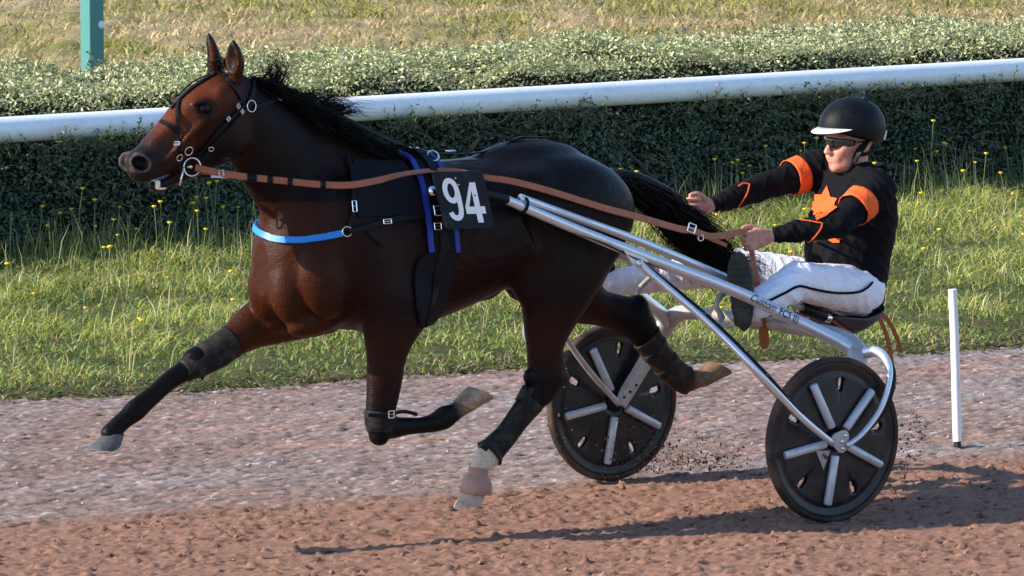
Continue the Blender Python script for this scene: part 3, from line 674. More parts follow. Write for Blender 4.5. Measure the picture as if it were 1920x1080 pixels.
# ---- harness
harness = thing('harness', 'black driving harness with blue edged saddle pad, girth, bright blue breast collar and crupper strap', 'harness', W((1.45, 0, 1.44)))
pad = patch('saddle_pad', [(742, 291), (768, 305), (785, 338), (796, 380), (803, 430), (807, 472)], [(800, 294), (816, 312), (830, 342), (840, 390), (848, 430), (853, 472)], 'black_cloth', harness, 22, 7, .004, .010)
strap('pad_edge', [(742, 291), (766, 305), (783, 338), (794, 380), (801, 430), (805, 472)], .024, 'blue_edge', harness, .012, .006, mirror=True)
strap('pad_edge', [(800, 296), (818, 314), (833, 344), (843, 390), (850, 430), (855, 472)], .020, 'blue_edge', harness, .012, .006, mirror=True)
patch('saddle', [(770, 292), (795, 315), (806, 350), (815, 400), (820, 470)], [(790, 293), (808, 315), (820, 345), (828, 400), (836, 470)], 'black_leather', harness, 20, 4, .015, .008)
patch('girth', [(803, 472), (778, 492), (775, 540), (779, 580), (786, 614)], [(845, 474), (845, 515), (838, 550), (826, 580), (808, 604)], 'black_cloth', harness, 18, 7, .004, .008)
strap('girth_strap', [(826, 470), (818, 500), (810, 545), (802, 585), (797, 606)], .030, 'black_leather', harness, .013, .004, mirror=True)
patch('shoulder_pad', [(660, 300), (656, 340), (658, 380), (672, 408)], [(752, 306), (776, 340), (790, 375), (798, 404)], 'black_cloth', harness, 14, 10, .003, .006)
q = np.array([hf.hit(u, v) for u, v in catmull(np.array([(641, 437), (618, 442), (590, 448), (555, 451), (525, 449), (508, 445), (496, 440), (488, 434), (482, 427), (479, 421)], float), 5)])
q = np.vstack([q, catmull(np.array([q[-1], (2.06, -.14, 1.207), (2.0, -.175, 1.20), (1.92, -.212, 1.19)]), 6)[1:]])
for _ in range(8): q[1:-1] = (q[:-2] + 2 * q[1:-1] + q[2:]) / 4
q = hf.snap(q, .005); obj('breast_collar', *ribbon(W(q), hf.grad(q) @ BAS, .026, .009), 'blue_strap', harness, sharp=50)
strap('breast_strap', [(652, 434), (690, 424), (730, 414), (770, 408), (800, 404)], .022, 'black_leather', harness, .012, .005, mirror=True)
strap('hanger_strap', [(648, 292), (655, 320), (659, 355), (661, 385), (657, 410), (649, 432)], .017, 'black_leather', harness, .010, .004, mirror=True)
p, nn = draped([(686, 432), (700, 446), (716, 460)], 6, .014)
obj('strap_end', *ribbon(W(p), nn @ BAS, .013, .003), 'boot_leather', harness)
buckle(661, 388, .008, .020, harness, 0, .018); buckle(720, 417, .018, .008, harness, 0, .020); buckle(812, 398, .016, .018, harness, 0, .032, r=.003); buckle(812, 425, .014, .012, harness, 0, .032)
loop(649, 434, .018, harness, .012); loop(806, 306, .022, harness, .022, r=.0032, nrm=(.2, .75, .55)); loop(725, 288, .014, harness, y=.02, nrm=(.9, .4, 0))
obj('shaft_stop', *ball(W(hf.snap(hf.hit(796, 368), .045)[0]), .021, .018, .020), 'chrome', harness)
sh = hf.snap(hf.hit(812, 372), .04)[0]
obj('shaft_holder', *box(W(sh + (-.06, 0, -.003)), HX * .075, LY * .016, UZ * .022, .006), 'black_leather', harness)
obj('shaft_holder', *box(W((sh + (-.06, 0, -.003)) * (1, -1, 1)), HX * .075, LY * .016, UZ * .022, .006), 'black_leather', harness)
obj('saddle_hook', *ring(W(at(783, 283, 0)), HX, .012, .003), 'chrome', harness)
obj('saddle_tree', *tube(W([at(755, 287, .03), at(775, 281, 0), at(800, 286, .0)]), [.008, .011, .009], 10, r2=[.03, .035, .03]), 'black_leather', harness)
bk = [at(790, 288, 0), at(840, 289, 0), at(880, 289, 0), at(930, 279, 0), at(968, 271, 0), at(1000, 267, 0), at(1040, 274, 0), at(1070, 286, 0), at(1102, 302, 0), at(1135, 322, 0), at(1152, 338, 0)]
bk = np.array(bk); bk[4:] = hf.snap(bk[4:], .006)
P = catmull(bk, 8); obj('crupper_strap', *ribbon(W(P), np.tile(UZ, (len(P), 1)), .022, .004), 'black_leather', harness)
free_strap('strap_end', [at(870, 288, .01), at(884, 279, .015), at(894, 264, .015), at(908, 253, .01), at(930, 254, 0), at(962, 260, -.02), at(990, 253, -.03)], .016, 'boot_leather', harness, (.2, .75, .6))
for u, v in ((845, 287), (980, 270), (1068, 285), (1092, 297)):
    q = at(u, v - 2, .0); mb = MB()
    for a_, b_ in (((.012, .014), (-.012, .014)), ((-.012, .014), (-.012, -.014)), ((-.012, -.014), (.012, -.014)), ((.012, -.014), (.012, .014))): mb.add(*tube(W([q + (a_[0], a_[1], .004), q + (b_[0], b_[1], .004)]), .003, 8))
    mb.build('buckle', 'chrome', harness)
obj('crupper', *tube(W([at(1140, 326, .03), at(1156, 345, .035), at(1152, 366, .0), at(1150, 345, -.035), at(1135, 322, -.03)]), .011, 10), 'black_leather', harness)
# ---- number plate
plate = thing('number_plate', 'black square number plate with white 94 on the horse\'s flank', 'number plate', W(at(868, 376, .34)))
def onplate(s, t, y=.34):
    a, b, c, d = (810, 322), (905, 320), (928, 427), (835, 430); p = [(1 - t) * ((1 - s) * a[i] + s * b[i]) + t * ((1 - s) * d[i] + s * c[i]) for i in (0, 1)]
    q = at(p[0], p[1], .34); q[1] = y; return q
def flat(name, polys, y0, y1, m, parent, fn=onplate):
    """closed outlines in plate coordinates, given thickness"""
    mb = MB()
    for pl in polys:
        n = len(pl); V = [W(fn(s, t, y0)) for s, t in pl] + [W(fn(s, t, y1)) for s, t in pl]
        mb.add(V, [tuple(range(n)), tuple(range(2 * n - 1, n - 1, -1))] + [(i, i + n, (i + 1) % n + n, (i + 1) % n) for i in range(n)])
    return mb.build(name, m, parent, smooth=False, sharp=None)
cor = []
for cx, cy, a0 in ((.93, .07, -90), (.93, .93, 0), (.07, .93, 90), (.07, .07, 180)):
    for q in range(6): cor.append((cx + .07 * math.cos(R(a0 + q * 18)), cy + .07 * math.sin(R(a0 + q * 18))))
flat('board', [cor], .334, .340, 'plate_black', plate)
def stroke(pts, wd):
    P = np.array(pts, float); T = np.gradient(P, axis=0); T /= np.linalg.norm(T, axis=1)[:, None]; Nn = np.stack([-T[:, 1], T[:, 0]], 1); o = []
    w_ = np.broadcast_to(np.asarray(wd), (len(P),))
    A = P + Nn * w_[:, None] / 2; B = P - Nn * w_[:, None] / 2
    return [[A[i], A[i + 1], B[i + 1], B[i]] for i in range(len(P) - 1)]
th = np.linspace(0, 2 * np.pi, 33); bowl = [(.285 + .115 * math.cos(t), .335 + .175 * math.sin(t)) for t in th]
tl = [(.40, .335), (.405, .45), (.405, .56), (.40, .66), (.385, .735), (.35, .79), (.30, .81), (.25, .80), (.21, .765), (.19, .71)]
def strokes(name, paths, y):
    mb = MB()
    for pts, wd, closed in paths:
        P = catmull(np.array(pts, float), 5) if not closed else np.array(pts, float)
        T = np.gradient(P, axis=0)
        if closed: T[0] = T[-1] = P[1] - P[-2]
        T /= np.linalg.norm(T, axis=1)[:, None]; Nn = np.stack([-T[:, 1], T[:, 0]], 1)
        A = P + Nn * wd / 2; B = P - Nn * wd / 2; n = len(P)
        V = [W(onplate(s, t, y)) for s, t in A] + [W(onplate(s, t, y)) for s, t in B]; y += .0008
        mb.add(V, [(i, i + 1, n + i + 1, n + i) for i in range(n - 1)])
    return mb.build(name, 'plate_white', plate, smooth=False, sharp=None)
strokes('digit', [(bowl, .095, True), (tl, .095, False)], .3412)
flat('digit', [[(.685, .20), (.795, .20), (.795, .62), (.80, .62), (.80, .90), (.69, .90), (.69, .76), (.69, .62), (.69, .36), (.685, .33)],
               [(.685, .20), (.685, .34), (.575, .62), (.50, .62)], [(.50, .62), (.50, .745), (.69, .745), (.69, .62)], [(.80, .62), (.80, .745), (.885, .745), (.885, .62)]], .3402, .3415, 'plate_white', plate)
for s_, t_ in ((.43, .12), (.46, .235)): obj('rivet', *ball(W(onplate(s_, t_, .340)), .004, .004, .004, 8, 10), 'chrome', plate)
# ---- leg boots
def shell(st, i0, i1, off, n=10, flare=0.0):
    Q = catmull(np.array(st), 8); Q = Q[int(i0 * 8):int(i1 * 8) + 1]
    Nn = np.tile(LY, (len(Q), 1)); T, A, B = frames(W(Q[:, :3]), normals=Nn)
    r_in = Q[:, 4] + off; r_s = Q[:, 3] + off
    f = np.zeros(len(Q)); f[-5:] = np.linspace(0, flare, 5) if flare else 0
    return tube(W(Q[:, :3]), r_in + f, 24, r2=r_s + f, normals=A)
kb = thing('knee_boot', 'scuffed dark leather knee boot on the outstretched foreleg', 'leg boot', W(at(390, 672, -.14)))
obj('cuff', *shell(LEGS['off_fore'], 3.15, 6.1, .004), 'boot_tan', kb)
Q = catmull(np.array(LEGS['off_fore']), 8)[26:50]; cen = Q[:, :3] + np.stack([np.zeros(len(Q)), Q[:, 4] * .55, -Q[:, 3] * .25], 1)
e_ = np.sqrt(np.clip(1 - np.linspace(-1, 1, len(Q)) ** 4, .04, 1))
obj('pad', *tube(W(cen), Q[:, 4] * .62 * e_ + .004, 20, r2=(Q[:, 3] * .80) * e_ + .003, normals=frames(W(cen), normals=np.tile(LY, (len(Q), 1)))[1]), 'boot_leather', kb)
obj('strap_end', *tube(W([at(381, 697, -.12), at(380, 706, -.12), at(378, 714, -.12)]), [.007, .006, .002], 8, r2=[.003, .003, .001]), 'black_leather', kb)
nb = thing('knee_boot', 'grey leather boot with silver buckle on the folded foreleg', 'leg boot', W(at(715, 780, .17)))
obj('cuff', *shell(LEGS['near_fore'], 4.75, 6.0, .005), 'boot_leather', nb)
obj('strap', *ribbon(W(catmull([at(690, 778, .225), at(715, 779, .232), at(737, 776, .226), at(746, 773, .21), at(762, 772, .20), at(782, 777, .20)], 8)), np.tile(LY, (41, 1)), .014, .003), 'black_leather', nb)
buckle(734, 777, .012, .013, nb, 0, y=.236, r=.0028)
sb = thing('shin_boot', 'dark leather shin boot with flared cuff on the white-footed hind leg', 'leg boot', W(at(950, 800, .175)))
obj('cuff', *shell(NH2, 2.1, 5.6, .003, flare=.010), 'boot_leather', sb)
Q = catmull(np.array(NH2), 8)[12:46]; cen = Q[:, :3] + np.stack([Q[:, 3] * .62, np.full(len(Q), .004), Q[:, 3] * .34], 1)
obj('shin_guard', *tube(W(cen), Q[:, 4] * .66, 18, r2=Q[:, 3] * .34, normals=frames(W(cen), normals=np.tile(LY, (len(Q), 1)))[1]), 'boot_tan', sb)
obj('top_flap', *tube(W([at(975, 752, .19), at(981, 735, .19), at(984, 722, .19)]), [.030, .024, .010], 16, r2=[.010, .008, .004], normals=np.tile(LY, (3, 1))), 'boot_leather', sb)
bb = thing('bell_boot', 'dusty pinkish brown rubber bell boot over the forward hind hoof', 'leg boot', W(at(893, 905, .175)))
ax_ = unit(at(891, 930, .175) - at(897, 878, .175)) @ BAS
obj('bell', *lathe(W(at(897, 878, .175)), ax_, [(.035, -.003), (.039, 0), (.040, .006), (.037, .012), (.041, .024), (.050, .036), (.057, .052), (.060, .070), (.061, .092), (.058, .094), (.055, .09)], 40), 'bell_rubber', bb)
obj('rim', *ring(W(at(891.5, 924, .175)), ax_, .0595, .003, 40), 'bell_rubber', bb)
ob = thing('shin_boot', 'mud-dusted brown hind boot on the trailing hind leg', 'leg boot', W(at(1250, 690, -.165)))
obj('cuff', *shell(OH2, 1.7, 5.9, .006, flare=.003), 'boot_dusty', ob)
for i0 in (2.4, 3.6): obj('strap', *shell(OH2, i0, i0 + .35, .010), 'boot_leather', ob)
# ================================================================== the sulky
worn('silver_paint', (.62, .65, .70), (.22, .17, .14), .45, 12, .30, .55, bmp=.05, coat=.25, cover=(.55, .80), rvar=.08)
worn('silver_dusty', (.42, .41, .41), (.27, .19, .15), .75, 9, .45, .25, bmp=.1, cover=(.40, .72))
worn('frame_black', (.007, .010, .015), (.38, .40, .42), .8, 34, .35, bmp=.1, cover=(.62, .68))
worn('disc_black', (.0075, .0085, .013), (.085, .062, .052), .45, 11, .36, spec=.32, bmp=.12, cover=(.44, .80))
worn('tyre_rubber', (.013, .011, .011), (.11, .065, .046), .85, 7, .75, spec=.25, bmp=.4, cover=(.36, .64))
worn('spoke_silver', (.50, .52, .57), (.20, .17, .15), .5, 20, .40, .25, bmp=.1, cover=(.5, .8))
worn('seat_shell', (.020, .032, .060), (.09, .065, .055), .6, 15, .45, bmp=.1)
mat('lettering_black', (.012, .014, .02), .5); mat('lettering_pale', (.62, .68, .78), .5)
sulky = thing('sulky', 'silver racing sulky with two black disc wheels, hitched to the horse', 'sulky', ORG.copy())
def M2(pts): return np.array(pts) * (1, -1, 1)
# long shafts, the near one placed from the photograph, the far one its mirror image
outer = [at(945, 371, .30), at(958, 378, .30), at(1080, 430, .315), at(1200, 478, .34), at(1379, 546, .40), at(1470, 590, .47), at(1560, 634, .545), at(1610, 662, .60)]
ro = [.013, .018, .020, .0225, .0235, .024, .027, .030]
inner = [at(975, 371, .285), at(1080, 409, .275), at(1180, 445, .26), at(1280, 486, .25), at(1372, 526, .24)]
def radii(r, n): return np.interp(np.linspace(0, len(r) - 1, n), range(len(r)), r)
for s_, nm in ((1, 'shaft'), (-1, 'shaft')):
    P = catmull(np.array(outer) * (1, s_, 1), 10); sh_o = obj(nm, *tube(W(P), radii(ro, len(P)), 20), 'silver_paint', sulky)
    P2 = catmull(np.array(inner) * (1, s_, 1), 10); si = obj('inner_rail', *tube(W(P2), .0165, 18), 'silver_paint', sulky)
    tip = np.array([at(884, 366, .325), at(915, 367, .315), at(950, 374, .30)]) * (1, s_, 1); obj('shaft_tip', *tube(W(catmull(tip, 6)), .0175, 16), 'black_leather', sulky)
    # web between the two tubes, black at the front
    wb = MB(); a_ = catmull(np.array([at(985, 384, .287), at(1060, 415, .295), at(1128, 442, .30)]) * (1, s_, 1), 8)
    wb.add(*tube(W(a_), [.010] * len(a_), 10, r2=radii([.006, .010, .003], len(a_)))); wb.build('web', 'frame_black', sulky)
    st_ = catmull(np.array([at(1070, 435, .335), at(1130, 456, .347), at(1190, 484, .362), at(1250, 507, .372)]) * (1, s_, 1), 8)
    obj('stripe', *tube(W(st_ - np.array([0, s_ * .0, 0])), radii([.001, .0035, .0035, .001], len(st_)), 8), 'frame_black', sh_o)
    obj('tie_strap', *ring(W(np.array(at(980, 386, .295)) * (1, s_, 1)), unit(at(1080, 430, .3) - at(958, 378, .3)) @ BAS, .030, .006, ax=LY), 'black_leather', sulky)
    # gusset and the brace down to the hub
    g0 = np.array(at(1196, 491, .352)) * (1, s_, 1)
    V = [np.array(at(u, v, .350)) * (1, s_, 1) for u, v in ((1165, 468), (1215, 486), (1204, 500), (1186, 498))]
    n4 = [W(v) for v in V] + [W(v + (0, s_ * .012, 0)) for v in V]
    gs = obj('gusset', n4, [(3, 2, 1, 0), (4, 5, 6, 7), (0, 1, 5, 4), (1, 2, 6, 5), (2, 3, 7, 6), (3, 0, 4, 7)], 'silver_paint', sulky, smooth=False)
    obj('bolt', *lathe(W(g0 + (0, s_ * .010, 0)), LY * s_, [(.0, .010), (.006, .010), (.008, .006), (.013, .004), (.014, 0)], 16), 'chrome', gs)
    br = np.array([at(1196, 491, .366), at(1215, 508, .372), at(1330, 606, .56), at(1425, 700, .745), at(1500, 780, .775), at(1562, 832, .768)]) * (1, s_, 1); P = catmull(br, 8)
    b_o = obj('brace', *tube(W(P), radii([.017, .016, .0155, .0155, .0135, .012], len(P)), 14), 'silver_paint', sulky)
    off = np.array([-.007, .0095 * s_, .0085]); P3 = P[6:-8] + off; obj('stripe', *tube(W(P3), radii([.002, .009, .0095, .009, .002], len(P3)), 10), 'frame_black', b_o)
    b2 = np.array([at(1395, 672, .585), at(1440, 722, .61), at(1480, 765, .625), at(1535, 822, .635)]) * (1, s_, 1)
    obj('brace', *tube(W(catmull(b2, 6)), .012, 12), 'silver_dusty', sulky)
    # arch leg and fork blade round the wheel
    fb = np.array([at(1612, 664, .60), at(1640, 659, .66), at(1661, 674, .715), at(1668, 710, .748), at(1652, 765, .758), at(1618, 812, .760), at(1588, 836, .760)]) * (1, s_, 1); P = catmull(fb, 8)
    f_o = obj('fork', *tube(W(P), radii([.026, .022, .017, .013, .012, .011, .010], len(P)), 14), 'silver_paint', sulky)
    P3 = P[14:-8] + np.array([-.015, .002 * s_, -.003]); obj('fork_edge', *tube(W(P3), radii([.003, .012, .014, .011, .003], len(P3)), 12), 'frame_black', f_o)
# arch across, seat post and seat
ar = np.array([(-.01, .642, .315), (-.05, .642, .37), (-.12, .640, .46), (-.185, .630, .56), (-.215, .585, .645), (-.20, .48, .688), (-.165, .30, .702), (-.148, .12, .709), (-.145, 0, .711)])
ar = np.vstack([ar, (ar * (1, -1, 1))[::-1][1:]]); P = catmull(ar, 8); rw = [.030, .036, .036, .040, .046, .036, .026, .023, .022]; rt = [.013, .014, .015, .022, .034, .032, .025, .023, .022]
nn_ = np.tile(HX, (len(P), 1)); obj('arch', *tube(W(P), radii(rw + rw[::-1][1:], len(P)), 20, r2=radii(rt + rt[::-1][1:], len(P)), normals=frames(W(P), normals=nn_)[1]), 'silver_dusty', sulky)
for s_ in (1, -1):
    for q, z_ in enumerate((.345, .365, .39)): obj('bolt', *ball(W((-.02 - .03 * q, s_ * .628, z_)), .006, .006, .006, 6, 8), 'frame_black', sulky)
for s_ in (1, -1):
    P = catmull(np.array([(-.16, .10 * s_, .70), (-.30, .10 * s_, .66), (-.46, .09 * s_, .648), (-.60, .07 * s_, .655)]), 6); obj('seat_bar', *tube(W(P), .014, 12), 'silver_dusty', sulky)
    d0, d1 = np.array(at(1505, 577, .15)) * (1, s_, 1), np.array(at(1566, 602, .15)) * (1, s_, 1)
    dm = obj('damper', *lathe(W(d0), (d1 - d0) @ BAS, [(.0, 0), (.022, 0), (.024, .004), (.024, .115), (.021, .12), (0, .12)], 24), 'frame_black', sulky)
    obj('damper_cap', *lathe(W(d0 + unit(d1 - d0) * .12), (d1 - d0) @ BAS, [(.017, 0), (.019, .003), (.019, .026), (.014, .030), (0, .030)], 24), 'chrome', dm)
    obj('damper_rod', *tube([W(d0), W(d0 + unit(d0 - d1) * .06)], .014, 14), 'silver_dusty', dm)
    # foot rest
    fr_ = np.array([(.17, .25, .76), (.245, .33, .745), (.26, .42, .75)]) * (1, s_, 1); obj('footrest', *tube(W(catmull(fr_, 5)), .010, 10), 'silver_dusty', sulky)
    obj('footrest', *tube(W(catmull(np.array([(.12, .245, .885), (.20, .25, .82), (.17, .25, .76)]) * (1, s_, 1), 5)), .011, 10), 'silver_dusty', sulky)
sv = []; sf = []; nu, nv = 17, 13
for i in range(nu):
    for j in range(nv):
        a_ = i / (nu - 1) * 2 - 1; b_ = j / (nv - 1) * 2 - 1
        x = -.612 + .148 * a_; wdt = .17 * math.sqrt(max(.02, 1 - .75 * a_ ** 4)); y = wdt * b_
        z = .690 + .035 * max(0, -a_) ** 2.2 + .018 * b_ ** 2 - .012 * (1 - abs(a_)) + .006 * max(0, a_)
        sv.append((x, y, z))
n_ = nu * nv; sv = np.array(sv); low = sv.copy()
for q in range(n_):
    i, j = divmod(q, nv); a_ = i / (nu - 1) * 2 - 1; b_ = j / (nv - 1) * 2 - 1
    low[q, 2] -= .008 + .058 * max(0, (1 - a_ ** 2)) * max(0, 1 - b_ ** 2) ** .5
for i in range(nu - 1):
    for j in range(nv - 1):
        q = (i * nv + j, i * nv + j + 1, (i + 1) * nv + j + 1, (i + 1) * nv + j); sf += [q[::-1], tuple(x + n_ for x in q)]
bd = [i * nv for i in range(nu)] + [(nu - 1) * nv + j for j in range(1, nv)] + [i * nv + nv - 1 for i in range(nu - 2, -1, -1)] + [j for j in range(nv - 2, 0, -1)]
sf += [(bd[i], bd[(i + 1) % len(bd)], bd[(i + 1) % len(bd)] + n_, bd[i] + n_) for i in range(len(bd))]
obj('seat', W(np.vstack([sv, low])), sf, 'seat_shell', sulky, sharp=50)
co = [at(1562, 601, .12), at(1575, 612, .13), at(1592, 622, .13), at(1600, 627, .12), at(1596, 633, .12), at(1583, 627, .11), at(1570, 613, .11), at(1585, 610, .10), at(1608, 614, .10)]
obj('bungee_cord', *tube(W(catmull(np.array(co), 8)), .0045, 8), 'brown_leather', sulky)
# ---- wheels
SPK = [R(a_) for a_ in (-27, 45, 117, 189, 261)]
def wheel(cy, s_, rot):
    """cy: lateral place of the wheel; s_: outward side; angles run from straight up towards the rear"""
    c = np.array([-.012, cy, .32])
    def pol(r, a_, y): return c + np.array([-r * math.sin(a_), y * s_, r * math.cos(a_)])
    wh = obj('wheel', *lathe(W(c), LY * s_, [(.0, .026), (.030, .026), (.034, .02), (.034, -.02), (.030, -.026), (0, -.026)], 28), 'frame_black', sulky)
    obj('tyre', *lathe(W(c), LY * s_, [(.296, .010), (.299, .017), (.306, .0205), (.314, .017), (.3195, .008), (.3205, 0), (.3195, -.008), (.314, -.017), (.306, -.0205), (.299, -.017), (.296, -.010)], 96), 'tyre_rubber', wh)
    def disc(side):
        prof = [(.030, .018), (.06, .0165), (.12, .0135), (.19, .0105), (.205, .0100), (.222, .0095), (.236, .0090), (.250, .0085), (.256, .0055), (.268, .0045), (.276, .0085), (.290, .010), (.299, .0105)]
        sl_ = []
        for a_ in SPK:
            a_ += R(36) + rot
            sl_.append(a_ % (2 * math.pi))
        br_ = set()
        for a_ in sl_:
            for dd in (-.064, -.048, .048, .064): br_.add(round((a_ + dd) % (2 * math.pi), 6))
        for q in np.linspace(0, 2 * np.pi, 72, endpoint=False):
            if all(abs((q - a_ + math.pi) % (2 * math.pi) - math.pi) > .075 for a_ in sl_): br_.add(round(q, 6))
        A = sorted(br_); na = len(A); V = []; Fc = []
        prof2 = [p for p in prof if p[0] < .18] + [(.186, .0106), (.194, .0104), (.205, .0100), (.222, .0095), (.233, .0092), (.241, .0090)] + [p for p in prof if p[0] > .245]
        for r_, y_ in prof2:
            for a_ in A: V.append(W(pol(r_, a_, y_ * side)))
        def dang(a_, b_): return (a_ - b_ + math.pi) % (2 * math.pi) - math.pi
        for i in range(len(prof2) - 1):
            rm = (prof2[i][0] + prof2[i + 1][0]) / 2
            for j in range(na):
                a0 = A[j]; a1 = A[(j + 1) % na]; am = a0 + dang(a1, a0) / 2; d_ = min(abs(dang(am, q)) for q in sl_)
                if (.186 < rm < .241 and d_ < .048) or (.194 < rm < .233 and d_ < .064): continue
                Fc.append((i * na + j, i * na + (j + 1) % na, (i + 1) * na + (j + 1) % na, (i + 1) * na + j)[::1 if side * s_ > 0 else -1])
        o = obj('disc', V, Fc, 'disc_black', wh, sharp=35)
        sm = o.modifiers.new('thickness', 'SOLIDIFY'); sm.thickness = .0025; sm.offset = -1 if side * s_ > 0 else 1
        return o
    for side in (1, -1):
        disc(side)
        for a_ in SPK:
            p0, p1 = pol(.058, a_ + rot, .030 * side), pol(.250, a_ + rot, .0215 * side)
            obj('spoke', *tube([W(p0), W(p0 + (p1 - p0) * .02), W(p0 + (p1 - p0) * .98), W(p1)], [.014, .0165, .0165, .014], 16), 'spoke_silver', wh)
    # hub plate on the outside
    hp_ = []
    for q in range(36):
        t = 2 * math.pi * q / 36; hp_.append(.042 + .005 * math.cos(3 * (t - R(165))))
    V = [pol(hp_[q], 2 * math.pi * q / 36, .046) for q in range(36)] + [pol(hp_[q], 2 * math.pi * q / 36, .052) for q in range(36)]
    hb = obj('hub_plate', W(V), [tuple(range(36))[::-1], tuple(range(36, 72))] + [(i, (i + 1) % 36, (i + 1) % 36 + 36, i + 36) for i in range(36)], 'silver_dusty', wh, smooth=False)
    for a_, r_ in ((R(165), .030), (R(45), .028), (R(120), .004)): obj('bolt', *lathe(W(pol(r_, a_, .052)), LY * s_, [(.008, 0), (.008, .004), (.005, .007), (0, .007)], 14), 'chrome', hb)
    obj('axle', *tube([W(pol(0, 0, -.075)), W(pol(0, 0, .050))], .010, 12), 'silver_dusty', wh)
    # maker's triangle
    tri = [pol(.045, R(212), .0185), pol(.125, R(207), .0185), pol(.100, R(250), .0185)]
    obj('maker_mark', [W(p) for p in tri] + [W(p + np.array([0, -.002 * s_, 0])) for p in tri], [(0, 1, 2)[::1], (5, 4, 3), (0, 3, 4, 1), (1, 4, 5, 2), (2, 5, 3, 0)], 'silver_dusty', wh, smooth=False)
    return wh
wn = wheel(.70, 1, 0.0); wf = wheel(-.70, -1, R(0))
# ---- lettering
def text(body, m, parent, name, p0, p1, y_out, size, shear=0.0, bold=.0, squeeze=1.0, rad=.024, up_bias=0.0):
    """lettering wrapped on a round tube: runs from p0 towards p1 (frame), facing the near side"""
    cu = bpy.data.curves.new(name, 'FONT'); cu.body = body; cu.size = size; cu.shear = shear; cu.offset = bold; cu.resolution_u = 3
    tmp = bpy.data.objects.new(name, cu); COL.objects.link(tmp); bpy.context.view_layer.update()
    import bmesh; bm = bmesh.new(); bm.from_mesh(tmp.to_mesh()); tmp.to_mesh_clear(); bmesh.ops.triangulate(bm, faces=bm.faces[:]); bmesh.ops.subdivide_edges(bm, edges=[e for e in bm.edges if e.calc_length() > size * .15], cuts=4, use_grid_fill=True); bmesh.ops.triangulate(bm, faces=bm.faces[:])
    bm.verts.index_update(); V = np.array([v.co[:] for v in bm.verts]); Fc = [tuple(v.index for v in f.verts) for f in bm.faces]; bm.free()
    bpy.data.objects.remove(tmp); bpy.data.curves.remove(cu)
    d = unit(np.array(p1) - np.array(p0)); out = unit(np.array([0, 1, 0]) - d[1] * d); up = np.cross(d, out); up = up if up[2] > 0 else -up
    a_ = (V[:, 1] - size * .35) / rad + up_bias
    P = np.array(p0) + V[:, :1] * squeeze * d + (np.sin(a_) * rad)[:, None] * up + ((np.cos(a_)) * rad + .0008)[:, None] * out
    return obj(name, W(P), Fc, m, parent, smooth=False)
def on_shaft(u): 
    Q = catmull(np.array(outer), 40); pr = Q @ BAS + ORG - CC; uu = 960 + FPX * (pr @ CR) / (pr @ CF); return Q[np.argmin(abs(uu - u))]
def on_rail(u):
    Q = catmull(np.array(inner), 40); pr = Q @ BAS + ORG - CC; uu = 960 + FPX * (pr @ CR) / (pr @ CF); return Q[np.argmin(abs(uu - u))]
near_shaft = [o for o in sulky.children if o.name.startswith('shaft') and not o.name.startswith('shaft_tip')][0]
near_rail = [o for o in sulky.children if o.name.startswith('inner_rail')][0]
text('Custom', 'lettering_black', near_shaft, 'lettering', on_shaft(1404), on_shaft(1456), 0, .046, .45, .0, .76, .0242, .12)
text('FCS II)', 'lettering_black', near_shaft, 'lettering', on_shaft(1458), on_shaft(1500), 0, .044, 0, .0006, .72, .0248, .1)
text('CLAND SPORTS SULKY', 'lettering_pale', near_rail, 'lettering', on_rail(1038), on_rail(1125), 0, .018, 0, .0004, 1.0, .0168, .25)
c0 = np.array([0, .70, .32]); p0 = c0 + np.array([.052, .0200 - 5.0, -.050]); text('FMT', 'lettering_black', wn, 'lettering', p0, p0 + np.array([-.05, 0, -.035]), 0, .024, 0, .0005, 1.0, 5.0)
# ================================================================== the driver
def cloth(name, col, dirt, amount, rough=.85, sc=9, bm=.5, cover=(.5, .78)):
    m = worn(name, col, dirt, amount, sc, rough, spec=.08 if max(col) < .03 else .25, bmp=0, cover=cover)
    wv = noise(m, 340, 2); fd = noise(m, 26, 4, .55, coords(m, (1, 1, .55))); a_ = N(m, 'ShaderNodeMath', operation='MULTIPLY_ADD'); L(m, wv, a_.inputs[0]); a_.inputs[1].default_value = .06; L(m, fd, a_.inputs[2])
    bump(m, a_.outputs[0], bm, .02); return m
cloth('jersey_black', (.0058, .0058, .0080), (.028, .026, .026), .35)
cloth('jersey_orange', (.82, .118, .022), (.46, .065, .016), .35, .7)
cloth('trouser_white', (.82, .82, .90), (.50, .40, .34), .5, .8, 7, .6, (.52, .82))
m = mat('skin', (.50, .235, .165), .5, spec=.4)
L(m, mix(m, ramp(m, noise(m, 38, 4), [(.38, (0, 0, 0)), (.62, (1, 1, 1))]), (.52, .27, .20), (.42, .165, .115)), bsdf(m).inputs['Base Color']); bump(m, noise(m, 160, 3), .12, .002)
bsdf(m).inputs['Subsurface Weight'].default_value = .08; bsdf(m).inputs['Subsurface Radius'].default_value = (.012, .004, .002)
worn('helmet_cloth', (.0042, .0060, .0078), (.03, .03, .03), .35, 16, .5, bmp=.25); mat('visor_white', (.80, .79, .76), .35)
mat('lens', (.006, .006, .008), .06, coat=.6, coat_r=.03)
worn('shoe_black', (.006, .006, .007), (.10, .085, .07), .5, 22, .5, bmp=.3); worn('shoe_sole', (.030, .031, .027), (.095, .085, .065), .7, 26, .85, bmp=.6)
person = thing('person', 'driver in black jersey with orange armbands, white trousers and black helmet, holding the reins', 'person', W((-.63, 0, .69)))
hc = at(1594, 262, 0); shN, elN, wrN = at(1642, 356, .195), at(1572, 420, .265), at(1452, 441, .175)
shF, elF, wrF = at(1528, 318, -.195), at(1425, 352, -.20), at(1338, 384, -.165)
hipN, knN, anN = np.array([-.63, .10, .80]), np.array(at(1496, 526, .245)), np.array(at(1416, 575, .305))
